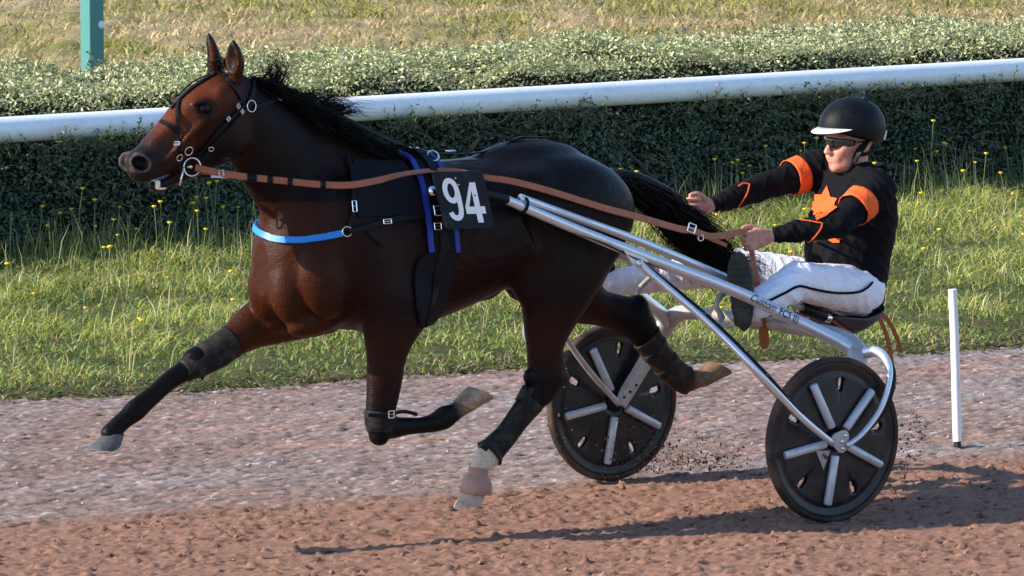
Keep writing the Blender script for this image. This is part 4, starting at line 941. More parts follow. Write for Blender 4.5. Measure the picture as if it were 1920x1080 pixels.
hipF, knF, anF = np.array([-.645, -.10, .795]), np.array(at(1392, 500, -.235)), np.array(at(1150, 530, -.385))
haN, haF = at(1420, 447, .168), at(1312, 386, -.155)
bf = Field((-.92, -.52, .62), (.42, .56, 1.58), .0056)
def A(o, k=.0): return tuple(np.asarray(hc) + np.asarray(o))
bf.ell(A((-.015, 0, .035)), (.098, .076, .095)); bf.ell(A((.032, 0, -.035)), (.064, .062, .085), .03); bf.ell(A((.040, 0, -.092)), (.046, .050, .034), .03); bf.ell(A((.076, 0, -.107)), (.019, .024, .018), .02)
bf.limb([(*A((.088, 0, .006)), .009, .009), (*A((.108, 0, -.022)), .010, .011), (*A((.119, 0, -.043)), .012, .013)], .012)
bf.ell(A((.094, 0, -.066)), (.012, .025, .006), .006); bf.ell(A((.092, 0, -.080)), (.012, .022, .007), .006)
bf.limb([(*A((.118, -.022, -.0725)), .0025, .0025), (*A((.112, 0, -.0725)), .003, .003), (*A((.118, .022, -.0725)), .0025, .0025)], .004, op='cut')
for sy in (1, -1):
    bf.ell(A((.108, sy * .012, -.046)), (.011, .009, .008), .008); bf.ell(A((.085, sy * .030, .014)), (.014, .024, .008), .012)
    bf.ell(A((.062, sy * .044, -.028)), (.026, .020, .020), .02); bf.ell(A((.100, sy * .032, -.004)), (.016, .018, .010), .01, op='cut')
    bf.ell(A((-.012, sy * .078, -.020)), (.019, .009, .032), .008); bf.ell(A((-.008, sy * .088, -.020)), (.009, .006, .018), .005, op='cut')
    bf.ell(A((.080, sy * .028, -.058)), (.018, .014, .026), .014)
nk = at(1602, 335, 0); bf.limb([(*A((-.02, 0, -.04)), .055, .055), (*A((-.018, 0, -.11)), .056, .058), (*nk, .050, .060)], .02)
bf.limb([(-.665, 0, 1.20, .055, .12), (-.655, 0, 1.08, .07, .12), (-.655, 0, .95, .07, .11), (-.655, 0, .82, .075, .12)], .03)
def arm(sh, el, wr, ha, sy):
    bf.limb([(*sh, .05, .05), (*el, .038, .038)], .02); bf.limb([(*el, .038, .038), (*(el + (wr - el) * .35), .038, .038), (*wr, .026, .021), (*(wr + (ha - wr) * .5), .027, .020)], .015)
    d = unit(ha - wr); s_ = unit(np.cross((0, 0, 1), d)) * 1.0; s_ = s_ if s_[1] * sy > 0 else -s_; u_ = np.cross(d, s_) * (1 if np.cross(d, s_)[2] > 0 else -1)
    def h(a_, b_, c_): return tuple(ha + d * a_ + s_ * b_ + u_ * c_)
    bf.limb([(*h(-.045, .004, .0), .030, .018), (*h(-.015, .006, .0), .040, .018), (*h(.018, .008, -.001), .042, .016)], .012, lat=tuple(s_))
    for i, (zz, ln) in enumerate(((.030, .98), (.009, 1.06), (-.012, 1.0), (-.032, .84))):
        bf.limb([(*h(.014, .008, zz), .0105, .0105), (*h(.046 * ln, .013, zz - .001), .0098, .0098), (*h(.062 * ln, -.004, zz - .002), .0092, .0092), (*h(.048 * ln, -.023, zz - .002), .0085, .0085), (*h(.022, -.026, zz - .001), .0078, .0078)], .0035, n=3)
    bf.limb([(*h(-.020, -.006, .026), .013, .013), (*h(.012, -.012, .046), .0115, .0115), (*h(.040, -.012, .050), .0105, .0105), (*h(.062, -.008, .046), .0085, .0085)], .006, n=3)
arm(np.array(shN), np.array(elN), np.array(wrN), np.array(haN), 1); arm(np.array(shF), np.array(elF), np.array(wrF), np.array(haF), -1)
for hip, kn, an in ((hipN, knN, anN), (hipF, knF, anF)): bf.limb([(*hip, .065, .065), (*kn, .048, .048), (*(kn + (an - kn) * .35), .045, .045), (*an, .033, .033)], .02)
bV, bF = bf.mesh(2); obj('body', W(bV), bF, 'skin', person)
def folds(V, Fq, amp, sc, seed, lo=None):
    """cloth wrinkles as real relief along the normals"""
    P = V[Fq]; n = np.cross(P[:, 2] - P[:, 0], P[:, 3] - P[:, 1]); vn = np.zeros_like(V)
    for i in range(4):
        for k in range(3): vn[:, k] += np.bincount(Fq[:, i], n[:, k], len(V))
    vn /= np.linalg.norm(vn, axis=1)[:, None] + 1e-9; r_ = np.random.default_rng(seed); o = np.zeros(len(V))
    for q in range(9):
        k = unit(r_.normal(size=3) * sc[0]) * sc[1] * r_.uniform(.6, 1.8); wv = np.sin(V @ k + r_.uniform(0, 6.28) + 1.8 * np.sin(V @ (r_.normal(size=3) * 11) + r_.uniform(0, 6)))
        env = np.clip(.5 + .9 * np.sin(V @ (r_.normal(size=3) * 7) + r_.uniform(0, 6)), 0, 1); o += (1 - np.abs(wv) ** .8) * env
    return V + vn * (o - o.mean())[:, None] * amp
# jersey
jf = Field((-.95, -.46, .72), (.0, .50, 1.36), .0056)
torso = leg([(1588, 556, 70, 0, .170), (1588, 520, 76, 0, .178), (1590, 470, 82, 0, .183), (1598, 425, 83, 0, .195), (1604, 380, 76, 0, .20), (1604, 345, 60, 0, .175), (1600, 322, 36, 0, .10)])
jf.limb(torso, .03)
for sh, el, wr in ((shN, elN, wrN), (shF, elF, wrF)):
    sh, el, wr = map(np.array, (sh, el, wr)); d_ = unit(wr - el)
    jf.ell(sh, (.075, .075, .075), .03); jf.limb([(*sh, .074, .074), (*(sh + (el - sh) * .5), .061, .061), (*el, .051, .050)], .03)
    jf.limb([(*el, .050, .050), (*(el + (wr - el) * .30), .049, .049), (*(el + (wr - el) * .62), .042, .042), (*(el + (wr - el) * .80), .037, .035), (*wr, .030, .027)], .02)
    jf.ell(wr - d_ * -.030, (.026, .026, .026), .004, op='cut')
jf.ell(A((-.01, 0, -.085)), (.062, .062, .05), .01, op='cut')
jV, jF = jf.mesh(2); jV = folds(jV, jF, .0038, ((1, 1, .7), 55), 21)
obj('jersey', W(jV), jF, 'jersey_black', person)
def band(a, b, t0, t1, r0, r1, m, name, sl=.0):
    a, b = np.array(a), np.array(b); t = np.linspace(t0, t1, 7); P = a + (b - a) * t[:, None]; rr2 = np.linspace(r0, r1, 7)
    V, Fc = tube(W(P), rr2, 40, cap=False); V = W(folds(jf.snap(Fr(V), .0075), np.array(Fc), .0016, ((1, 1, 1), 70), 5)); o = obj(name, V, Fc, m, person)
    sm = o.modifiers.new('thickness', 'SOLIDIFY'); sm.thickness = .003; sm.offset = 1
band(shN, elN, .36, .60, .075, .066, 'jersey_orange', 'armband'); band(shF, elF, .26, .46, .075, .066, 'jersey_orange', 'armband')
def decal(name, outline, m, fld, off, parent, sub=9):
    """a flat print on cloth: a photo outline filled with a fine net that lies on the surface"""
    c = np.mean(outline, 0); mb_v = []; Fc = []; n = len(outline); k = 0
    ring_ = catmull(np.vstack([outline, outline[:1]]), 1)[:-1] if False else np.array(outline, float)
    dense = np.concatenate([np.linspace(ring_[i], ring_[(i + 1) % n], sub, endpoint=False) for i in range(n)]); nd = len(dense)
    for s_ in np.linspace(1, 0, 8)[:-1]: mb_v.append(c + (dense - c) * s_)
    V2 = np.concatenate(mb_v + [c[None]]); P = np.array([fld.hit(u, v) for u, v in V2]); P = fld.snap(P, off)
    for i in range(6):
        for j in range(nd): Fc.append((i * nd + j, (i + 1) * nd + j, (i + 1) * nd + (j + 1) % nd, i * nd + (j + 1) % nd))
    for j in range(nd): Fc.append((6 * nd + j, 7 * nd, 6 * nd + (j + 1) % nd))
    return obj(name, W(P), [f[::-1] for f in Fc], m, parent)
star = [(1553, 350), (1560, 371), (1572, 374), (1566, 386), (1571, 392), (1560, 400), (1548, 408), (1530, 416), (1528, 404), (1530, 398), (1520, 388), (1531, 378), (1530, 366), (1544, 367)]
decal('star_print', star, 'jersey_orange', jf, .0085, person); decal('star_print', [(1555, 450), (1572, 446), (1577, 448), (1575, 455), (1563, 455)], 'jersey_orange', jf, .0085, person, 4)
def piping(name, pix, width, m, fld, off=.007):
    P = np.array([fld.hit(u, v) for u, v in catmull(np.array(pix, float), 8)]); Q = P.copy()
    for _ in range(2): Q[1:-1] = (Q[:-2] + 2 * Q[1:-1] + Q[2:]) / 4
    P = fld.snap(Q, off); obj(name, *ribbon(W(P), fld.grad(P) @ BAS, width, .0025), m, person)
piping('piping', [(1500, 457), (1520, 447), (1537, 430), (1541, 420)], .006, 'jersey_orange', jf); piping('piping', [(1500, 415), (1520, 417), (1541, 420)], .005, 'jersey_orange', jf)
piping('piping', [(1373, 398), (1386, 380), (1398, 364), (1404, 348)], .006, 'jersey_orange', jf); piping('piping', [(1404, 348), (1394, 347), (1384, 352)], .005, 'jersey_orange', jf)
cl = hf.__class__
obj('collar', *tube(W([np.array(hc) + (.055 * math.cos(t) - .008, .060 * math.sin(t), -.118 + .012 * math.cos(t)) for t in np.linspace(0, 2 * np.pi, 30)]), .006, 8, r2=.011), 'jersey_black', person)
obj('collar_trim', *tube(W([np.array(hc) + (.060 * math.cos(t) - .006, .063 * math.sin(t), -.130 + .006 * math.cos(t)) for t in np.linspace(-1.5, 1.5, 20)]), .003, 8), 'jersey_orange', person)
# trousers
tf = Field((-.92, -.54, .64), (.42, .58, 1.04), .0056)
tf.ell((-.640, 0, .80), (.140, .175, .105), .03)
for hip, kn, an, sy in ((hipN, knN, anN, 1), (hipF, knF, anF, -1)):
    tf.limb([(*hip, .098, .100), (*(hip + (kn - hip) * .5), .088, .090), (*kn, .072, .070)], .035)
    tf.limb([(*kn, .070, .070), (*(kn + (an - kn) * .3), .068, .066), (*(kn + (an - kn) * .65), .060, .056), (*(an + (an - kn) * .04), .052, .048)], .02)
tV, tF = tf.mesh(2); tV = folds(tV, tF, .0030, ((1, 1, 1), 46), 33)
obj('trousers', W(tV), tF, 'trouser_white', person)
piping('piping', [(1421, 572), (1445, 562), (1470, 549), (1495, 537), (1520, 540), (1545, 545), (1575, 548), (1605, 547), (1622, 540), (1633, 530)], .010, 'jersey_black', tf, .0075)
# shoes: sole turned forward against the foot rest
def shoe(an, sy, toe_out):
    """an: ankle; the foot stands on its heel, toes up, sole facing forward"""
    c = np.array(an) + np.array([.070, sy * .020, .038]); fw = unit(np.array([1, sy * toe_out, -.10])); up = unit(np.array([.12, 0, 1]) - np.dot((.12, 0, 1), fw) * fw); sd = np.cross(up, fw)
    V = []; Fc = []; k = 28; prof = []
    out = [(t, .040 + .012 * math.sin(math.pi * min(1, max(0, (t + .02) / .16))) if t > 0 else .036) for t in ()]
    def outline(q):              # sole outline: heel at the bottom, toes at the top
        t = 2 * math.pi * q / k; z = .085 + .148 * math.sin(t) - .02; w_ = (.049 + .006 * math.sin(t)) * math.cos(t) * (1 - .16 * max(0, -math.sin(t)) * 0 ) ; w_ *= 1 - .18 * math.exp(-((z - .05) / .035) ** 2)
        return z, w_
    layers = [(.040, .985, 1), (.042, 1.0, 1), (.026, 1.02, 1), (.018, 1.0, 0), (.0, .93, 0), (-.03, .80, 0), (-.055, .58, 0), (-.075, .36, 0)]
    rows = []
    for y_, s_, _ in layers:
        for q in range(k):
            z, w_ = outline(q); zz = .065 + (z - .065) * s_; 
            if y_ < 0: zz = zz * (1 + y_ * 3.2) - .010 * (y_ / -.07)
            V.append(c + fw * y_ + up * (zz - .03) + sd * (w_ * s_))
    n = len(layers)
    F_ = [(i * k + j, i * k + (j + 1) % k, (i + 1) * k + (j + 1) % k, (i + 1) * k + j) for i in range(n - 1) for j in range(k)]; F_ += [tuple(range(k))[::-1], tuple((n - 1) * k + j for j in range(k))]
    up_o = obj('shoe', W(np.array(V)), F_, 'shoe_black', person, sharp=70)
    V = []; 
    for y_, s_ in ((.030, 1.05), (.046, 1.05), (.050, 1.0), (.050, .2)):
        for q in range(k): z, w_ = outline(q); V.append(c + fw * y_ + up * (.065 + (z - .065) * s_ - .03) + sd * (w_ * s_))
    F_ = [(i * k + j, i * k + (j + 1) % k, (i + 1) * k + (j + 1) % k, (i + 1) * k + j) for i in range(3) for j in range(k)]; F_ += [tuple(range(k))[::-1], tuple(3 * k + j for j in range(k))]
    so_ = obj('sole', W(np.array(V)), F_, 'shoe_sole', up_o, sharp=50)
    hl = obj('heel', *box(W(c + fw * .056 + up * (-.060)), fw @ BAS * .010, sd @ BAS * .034, up @ BAS * .038, .006), 'shoe_sole', up_o)
    for q in range(9):
        z_ = -.045 + q * .026; w2 = .036 if 2 < q < 8 else .030
        if q in (2, 3): continue
        obj('tread', *box(W(c + fw * .0515 + up * (z_ - .005)), fw @ BAS * .0035, sd @ BAS * w2, up @ BAS * .0075, .002), 'shoe_sole', up_o)
    return up_o
shoe(anN, 1, .80); shoe(anF, -1, .30)
# helmet with peak, sunglasses, chin straps
hm = np.array(at(1597, 237, 0)); nu_, nv_ = 14, 44; V = []; Fc = []
def hshell(r_, off=0.0):
    V = []
    for i in range(nu_ + 1):
        for j in range(nv_):
            az = 2 * math.pi * j / nv_; c_ = math.cos(az); mx = R(93) + R(34) * (0.5 - .5 * c_) ** .8 + R(3) * abs(math.sin(az)); p = mx * i / nu_
            V.append(hm + np.array([.142 * math.sin(p) * c_ * (1.0 if c_ > 0 else 1.02), .118 * math.sin(p) * math.sin(az), .118 * math.cos(p)]) * r_)
    return np.array(V)
V = np.vstack([hshell(1.0), hshell(.90)]); n1_ = (nu_ + 1) * nv_
Fc = [(i * nv_ + j, (i + 1) * nv_ + j, (i + 1) * nv_ + (j + 1) % nv_, i * nv_ + (j + 1) % nv_) for i in range(nu_) for j in range(nv_)]
Fc += [tuple(x + n1_ for x in f[::-1]) for f in Fc] + [(nu_ * nv_ + j, nu_ * nv_ + j + n1_, nu_ * nv_ + (j + 1) % nv_ + n1_, nu_ * nv_ + (j + 1) % nv_) for j in range(nv_)]
hel = obj('helmet', W(V), Fc, 'helmet_cloth', person)
V = []; ns = 25
for s_, zo in ((.97, .004), (1.30, -.020), (1.31, -.0225), (.97, -.003)):
    for j in range(ns):
        az = R(-62 + 124 * j / (ns - 1)); e_ = math.cos(az * 1.45) ** .7 if abs(az) < R(61.9) else 0.0; q = .97 + (s_ - .97) * max(0, e_)
        V.append(hm + np.array([.138 * math.cos(az) * q, .113 * math.sin(az) * q, .002 + zo * max(0, e_)]))
Fc = [(i * ns + j, i * ns + j + 1, (i + 1) * ns + j + 1, (i + 1) * ns + j) for i in range(3) for j in range(ns - 1)] + [(3 * ns + j, 3 * ns + j + 1, j + 1, j) for j in range(ns - 1)]
obj('peak', W(np.array(V)), Fc, 'visor_white', hel)
def around(az0, az1, z0, z1, rx, ry, m, name, parent, n=22, th=.004, taper=0.0, cx=0.0):
    """curved band round the head: az from the nose, heights relative to the head centre"""
    V = []
    for q in (0, th):
        for r_ in range(5):
            f = r_ / 4
            for j in range(n + 1):
                az = R(az0 + (az1 - az0) * j / n); tt = abs(2 * j / n - 1); zz = z0 + (z1 - z0) * f; mid = (z0 + z1) / 2; zz = mid + (zz - mid) * (1 - taper * tt ** 2)
                V.append(np.array(hc) + np.array([cx + (rx + q) * math.cos(az), (ry + q) * math.sin(az), zz]))
    k = n + 1; Fc = [(i * k + j, i * k + j + 1, (i + 1) * k + j + 1, (i + 1) * k + j) for i in range(4) for j in range(n)]; Fc += [tuple(x + 5 * k for x in f[::-1]) for f in Fc]
    bd = [j for j in range(k)] + [i * k + n for i in range(1, 5)] + [4 * k + j for j in range(n - 1, -1, -1)] + [i * k for i in range(3, 0, -1)]
    Fc += [(bd[(i + 1) % len(bd)], bd[i], bd[i] + 5 * k, bd[(i + 1) % len(bd)] + 5 * k) for i in range(len(bd))]
    return obj(name, W(np.array(V)), Fc, m, parent)
gl = around(-72, 72, -.028, .016, .110, .074, 'lens', 'sunglasses', person, taper=.55)
for sy in (1, -1): obj('temple', *tube(W([np.array(hc) + (.035, sy * .076, -.004), np.array(hc) + (-.03, sy * .083, -.002)]), .004, 8), 'lens', gl)
for sy in (1, -1):
    cup = [np.array(hc) + np.array(p) * (1, sy, 1) for p in ((-.035, .085, .02), (.0, .083, -.015), (.025, .074, -.050), (.035, .064, -.085))]
    obj('ear_guard', *tube(W(catmull(np.array(cup), 6)), radii([.020, .026, .026, .016], 19), 14, r2=radii([.006, .007, .007, .005], 19), normals=np.tile(LY * 1.0, (19, 1)) @ np.eye(3)), 'helmet_cloth', hel)
    cs = [np.array(hc) + np.array(p) * (1, sy, 1) for p in ((.032, .064, -.080), (.048, .052, -.112), (.058, .028, -.130), (.060, 0, -.134))]
    obj('chin_strap', *tube(W(catmull(np.array(cs), 6)), .008, 10, r2=.003), 'helmet_cloth', hel)
    cs = [np.array(hc) + np.array(p) * (1, sy, 1) for p in ((-.06, .080, -.035), (-.02, .082, -.050), (.02, .073, -.055))]
    obj('chin_strap', *tube(W(catmull(np.array(cs), 6)), .008, 10, r2=.003), 'helmet_cloth', hel)
obj('clip', *tube(W([np.array(hm) + (-.118, .072, -.018), np.array(hm) + (-.095, .088, -.052)]), .004, 8), 'visor_white', hel)
obj('button', *ball(W(hm + np.array([-.045, .03, .108])), .014, .014, .006, ax=BAS), 'helmet_cloth', hel)
# ---- reins and whip in the hands
reins = thing('reins', 'long brown leather reins running from the bit to the driver\'s hands', 'reins', W(at(1300, 428, .17)))
near = [at(366, 314, .066), at(415, 325, .10), at(455, 331, .13), at(530, 339, .17), at(600, 346, .235), at(655, 347, .262), at(705, 339, .255), at(755, 327, .225), at(812, 320, .165), at(862, 321, .19), at(905, 332, .26), at(960, 340, .285), at(1030, 358, .285), at(1125, 388, .285), at(1200, 408, .27), at(1270, 428, .24), at(1300, 433, .225), at(1330, 443, .21), at(1362, 441, .195), at(1388, 435, .180), at(1402, 441, .168), at(1408, 452, .160)]
near = np.array(near); P = catmull(near, 8)
for i in range(len(P)):                       # keep the rein clear of the body it passes
    if P[i][0] > .5:
        dd = hf.d(P[i][None])[0]
        if dd < .014: P[i] = hf.snap(P[i][None], .014)[0]
tw = np.linspace(0, 1, len(P)); nr = np.tile(np.array([0, .97, .25]), (len(P), 1))
nr[(tw > .30) & (tw < .47)] = (0, .55, .83)
for _ in range(10): nr[1:-1] = (nr[:-2] + nr[1:-1] * 2 + nr[2:]) / 4
rn = obj('rein', *ribbon(W(P), nr @ BAS, radii([.026, .026, .026, .026, .024, .024, .026, .028, .028, .028, .026, .020], len(P)), .004), 'brown_leather', reins, sharp=50)
fr_near = P.copy(); fr_near[:, 1] *= -1; k_ = fr_near[:, 0] > .62; fr_ = fr_near[k_]
tailp = np.vstack([fr_, catmull(np.array([fr_[-1], (.45, -.25, 1.22), (.22, -.22, 1.19), np.array(haF) + (.05, 0, 0), np.array(haF) + (.0, .0, -.02)]), 8)[1:]])
obj('rein', *ribbon(W(tailp), np.tile(np.array([0, -.97, .25]), (len(tailp), 1)) @ BAS, .025, .004), 'brown_leather', reins, sharp=50)
for u0, u1 in ((462, 478), (505, 511), (540, 548), (596, 601)):
    Q = P @ BAS + ORG - CC; uu = 960 + FPX * (Q @ CR) / (Q @ CF); i0 = np.argmin(abs(uu - u0) + (tw > .5) * 999); i1 = np.argmin(abs(uu - u1) + (tw > .5) * 999); a_, b_ = P[i0], P[i1]
    if i1 <= i0: b_ = a_ + unit(P[i0 + 1] - P[i0]) * .02
    obj('hand_stop', *ribbon(W(np.linspace(a_, b_, 4)), np.tile(nr[i0], (4, 1)) @ BAS, .031, .0065), 'black_leather', rn)
buckle(1297, 428, .018, .016, reins, 20, y=.238, r=.003); loop(1314, 446, .012, reins, y=.222, r=.0025)
buckle(415, 325, .010, .010, reins, -10, y=.108)
free_strap('rein_end', [at(1330, 447, .205), at(1350, 455, .195), at(1362, 460, .185)], .016, 'brown_leather', reins)
free_strap('rein_end', [at(1408, 462, .160), at(1412, 490, .20), at(1418, 525, .22), at(1424, 560, .20), at(1432, 600, .15), at(1437, 630, .12), at(1436, 648, .11), at(1430, 646, .10), at(1428, 620, .09), at(1440, 590, .05), at(1500, 590, .0), at(1560, 585, .0)], .022, 'brown_leather', reins, (.35, .93, 0))
free_strap('rein_end', [at(1612, 580, .08), at(1626, 575, .08), at(1650, 600, .07), at(1665, 640, .06), at(1673, 690, .05), at(1676, 730, .05)], .018, 'brown_leather', reins, (.25, .95, 0))
free_strap('rein_end', [at(1612, 578, .02), at(1634, 573, .02), at(1664, 600, .0), at(1682, 635, -.02), at(1689, 660, -.03)], .018, 'brown_leather', reins, (.25, .95, 0))
whip = thing('whip', 'thin black driving whip with a looped tip held in the far hand', 'whip', W(np.array(haF) + (0, 0, 0)))
wp = [np.array(haF) + (.02, -.02, -.02), np.array(haF) + (.03, -.01, .0), at(1300, 384, -.16), at(1240, 345, -.17), at(1190, 297, -.18), at(1140, 250, -.19), at(1105, 223, -.20), at(1088, 205, -.20)]
P = catmull(np.array(wp), 8); obj('stick', *tube(W(P), radii([.006, .0055, .005, .0042, .0034, .0028, .0022, .002], len(P)), 8), 'lettering_black', whip)
P = catmull(np.array([at(1088, 205, -.20), at(1083, 195, -.20), at(1088, 189, -.20), at(1098, 190, -.21), at(1108, 193, -.21), at(1117, 197, -.21), at(1116, 203, -.21), at(1109, 201, -.21), at(1106, 196, -.21)]), 6); obj('lash', *tube(W(P), .0024, 6), 'lettering_black', whip)
# ================================================================== the setting
def specnoise(shape, cell, lam, aniso=1.0, ang=0.0, beta=1.0, seed=0, band=None):
    """smooth random field by filtering white noise: lam = largest wavelength (m), stretched along ang"""
    r_ = np.random.default_rng(seed); w_ = np.fft.rfft2(r_.normal(size=shape))
    ky = np.fft.fftfreq(shape[0], cell)[:, None]; kx = np.fft.rfftfreq(shape[1], cell)[None]
    c_, s_ = math.cos(ang), math.sin(ang); a_ = (kx * c_ + ky * s_) * aniso; b_ = -kx * s_ + ky * c_; k = np.sqrt(a_ ** 2 + b_ ** 2)
    H = 1 / (1 + (k * lam) ** 2) ** (beta / 2 + .5)
    if band: H = H * np.exp(-(k * band) ** 2)
    o = np.fft.irfft2(w_ * H, shape); return (o - o.mean()) / o.std()
HANG = math.atan2(HX[1], HX[0])
EDGE = np.array([gnd(u, v)[:2] for u, v in ((-420, 768), (-120, 758), (0, 752), (160, 745), (320, 738), (480, 728), (640, 716), (800, 705), (960, 695), (1120, 689), (1300, 681), (1500, 674), (1700, 664), (1920, 652), (2150, 640), (2400, 628))])
def edge_y(x): return np.interp(x, EDGE[:, 0], EDGE[:, 1]) + np.where(x < EDGE[0, 0], (x - EDGE[0, 0]) * .42, 0) + np.where(x > EDGE[-1, 0], (x - EDGE[-1, 0]) * .42, 0)
FURR = np.array([gnd(u, v)[:2] for u, v in ((-300, 1012), (0, 990), (480, 952), (960, 915), (1440, 882), (1920, 850), (2300, 824))])
def furr_y(x): return np.interp(x, FURR[:, 0], FURR[:, 1])
# materials
m = mat('track_dirt', rough=.95, spec=.15); a_ = N(m, 'ShaderNodeAttribute', attribute_name='tint')
n1_ = noise(m, 55, 5, .7, coords(m, (1, 2.2, 1), (0, 0, HANG))); n2_ = noise(m, 210, 3, .7)
c_ = mix(m, .85, a_.outputs['Color'], ramp(m, n1_, [(.28, (.55,) * 3), (.5, (.95,) * 3), (.72, (1.35,) * 3)]), 'MULTIPLY')
c_ = mix(m, .5, c_, ramp(m, n2_, [(.25, (.6,) * 3), (.75, (1.3,) * 3)]), 'MULTIPLY'); L(m, c_, bsdf(m).inputs['Base Color']); bump(m, n2_, .5, .006)
m = mat('verge_soil', rough=.95, spec=.1); n1_ = noise(m, 3.0, 6, .65); n2_ = noise(m, 40, 4, .7)
c_ = ramp(m, n1_, [(.30, (.050, .058, .018)), (.48, (.075, .085, .026)), (.66, (.13, .105, .050))]); L(m, mix(m, .8, c_, ramp(m, n2_, [(.3, (.5,) * 3), (.7, (1.3,) * 3)]), 'MULTIPLY'), bsdf(m).inputs['Base Color']); bump(m, n2_, .6, .03)
m = mat('dry_field', rough=.95, spec=.1); n1_ = noise(m, .55, 6, .62, coords(m, (1, 1.6, 1), (0, 0, HANG))); n2_ = noise(m, 22, 5, .7)
c_ = ramp(m, n1_, [(.32, (.17, .18, .060)), (.47, (.29, .25, .11)), (.58, (.42, .32, .19)), (.75, (.46, .33, .23))]); L(m, mix(m, .75, c_, ramp(m, n2_, [(.28, (.55,) * 3), (.72, (1.25,) * 3)]), 'MULTIPLY'), bsdf(m).inputs['Base Color']); bump(m, n2_, .6, .05)
def leafy(name, rough=.55, trans=.25, spec=.35):
    m = mat(name, rough=rough, spec=spec); a_ = N(m, 'ShaderNodeAttribute', attribute_name='tint'); L(m, a_.outputs['Color'], bsdf(m).inputs['Base Color'])
    t = N(m, 'ShaderNodeBsdfTranslucent'); L(m, a_.outputs['Color'], t.inputs['Color']); x = N(m, 'ShaderNodeMixShader'); x.inputs[0].default_value = trans
    o = m.node_tree.nodes['Material Output']; L(m, bsdf(m).outputs[0], x.inputs[1]); L(m, t.outputs[0], x.inputs[2]); L(m, x.outputs[0], o.inputs['Surface']); return m
leafy('grass_blade', .55, .35, .3); leafy('hedge_leaf', .42, .18, .45)
# ---- ground, far field, track
o = obj('ground', [(-900, -300, -.05), (900, -300, -.05), (900, 1500, -.05), (-900, 1500, -.05)], [(0, 1, 2, 3)], 'dry_field'); tag(o, kind='structure')
cell = .0135; gx = np.arange(-4.0, 4.3, cell); gy = np.arange(19.4, 28.9, cell); GX, GY = np.meshgrid(gx, gy)
sh_ = GX.shape; big_ = specnoise(sh_, cell, 1.2, 2.0, HANG, 2.0, 1); clod = specnoise(sh_, cell, .022, 2.0, HANG, 1.6, 2); clod2 = specnoise(sh_, cell, .075, 2.6, HANG, 1.6, 3); fine = specnoise(sh_, cell, .035, 2.4, HANG, 1.3, 4)
soft = 1 / (1 + np.exp((GY - furr_y(GX) - .03 * big_) / .05)); patchy = specnoise(sh_, cell, .7, 3.0, HANG, 2.0, 5)
ridge = np.maximum(clod, 0) ** 1.3
fine = np.clip(fine, -3, 3); Z = .004 * big_ + soft * (.0052 * ridge + .0012 * clod2 - .004) + (1 - soft) * (.0026 * clod + .0020 * fine)
Z += .010 * np.exp(-((GY - furr_y(GX) - .02) / .035) ** 2)                          # low lip between the harrowed lane and the firm strip
groove = np.sin((GX * -HX[1] + GY * HX[0]) * 2 * np.pi / .16 + .6 * big_); Z += soft * .0022 * groove
for yy in (.70, -.70):                                                              # wheel tracks trailing the sulky
    q = (np.stack([GX, GY, 0 * GX], -1) - ORG) @ BAS.T; Z -= (.006 * np.exp(-((q[..., 1] - yy) / .022) ** 2)) * (q[..., 0] < .05)
below = GY > edge_y(GX) + .35; Z[below] -= .03
cA = np.array([.325, .178, .122]); cB = np.array([.255, .178, .15]); cC = np.array([.285, .23, .212])
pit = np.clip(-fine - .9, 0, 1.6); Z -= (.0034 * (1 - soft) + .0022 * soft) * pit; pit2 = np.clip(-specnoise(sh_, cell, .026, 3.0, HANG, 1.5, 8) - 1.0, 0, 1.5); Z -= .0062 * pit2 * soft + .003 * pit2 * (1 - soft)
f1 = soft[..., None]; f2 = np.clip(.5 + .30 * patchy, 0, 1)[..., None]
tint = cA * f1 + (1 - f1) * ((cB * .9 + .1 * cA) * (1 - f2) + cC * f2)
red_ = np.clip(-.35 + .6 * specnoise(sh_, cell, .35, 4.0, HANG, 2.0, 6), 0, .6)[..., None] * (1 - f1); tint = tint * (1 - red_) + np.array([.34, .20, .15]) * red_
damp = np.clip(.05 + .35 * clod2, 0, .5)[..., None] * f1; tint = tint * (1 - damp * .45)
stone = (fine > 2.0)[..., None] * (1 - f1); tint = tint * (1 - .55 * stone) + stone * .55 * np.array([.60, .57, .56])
dk = (fine < -1.7)[..., None]; tint = tint * (1 - .35 * dk); tint = tint * np.clip(.92 + (.09 * np.minimum(fine, 1.2) + .10 * clod2)[..., None] * (1 - .5 * f1), .5, 1.3); tint = tint * (1 - np.clip(.42 * pit + .45 * pit2, 0, .75)[..., None])  # pits and low spots tinted dark: crevice shade painted into the dirt
ny, nx = sh_; idx = np.arange(ny * nx).reshape(sh_); Fq = np.stack([idx[:-1, :-1], idx[:-1, 1:], idx[1:, 1:], idx[1:, :-1]], -1).reshape(-1, 4)
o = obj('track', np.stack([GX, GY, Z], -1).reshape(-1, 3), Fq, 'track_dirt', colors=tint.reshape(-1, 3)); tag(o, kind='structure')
c0_ = np.array([0, 24.0, -.022]); u0 = HX * 90; V = []
xs = np.linspace(-70, 70, 141); V = [(x, edge_y(np.array(x)) + .25, -.024) for x in xs] + [(x, edge_y(np.array(x)) - 16, -.024) for x in xs]
cc_ = np.tile(np.array([.35, .235, .18]), (len(V), 1)); o = obj('track_bed', V, [(i, i + 141, i + 142, i + 1) for i in range(140)], 'track_dirt', colors=cc_); tag(o, kind='structure')
# hedge line: where the rail stands
RZ = .72; ra, rb = gnd(0, 244, RZ), gnd(1920, 130, RZ); RD = unit((rb - ra) * (1, 1, 0)); RN = np.array([RD[1], -RD[0], 0])        # RN points to the camera side
def onrail(s_, t_=0.0, z=0.0): return ra * (1, 1, 0) + RD * s_ + RN * t_ + UZ * z
SL = np.linalg.norm(rb - ra)
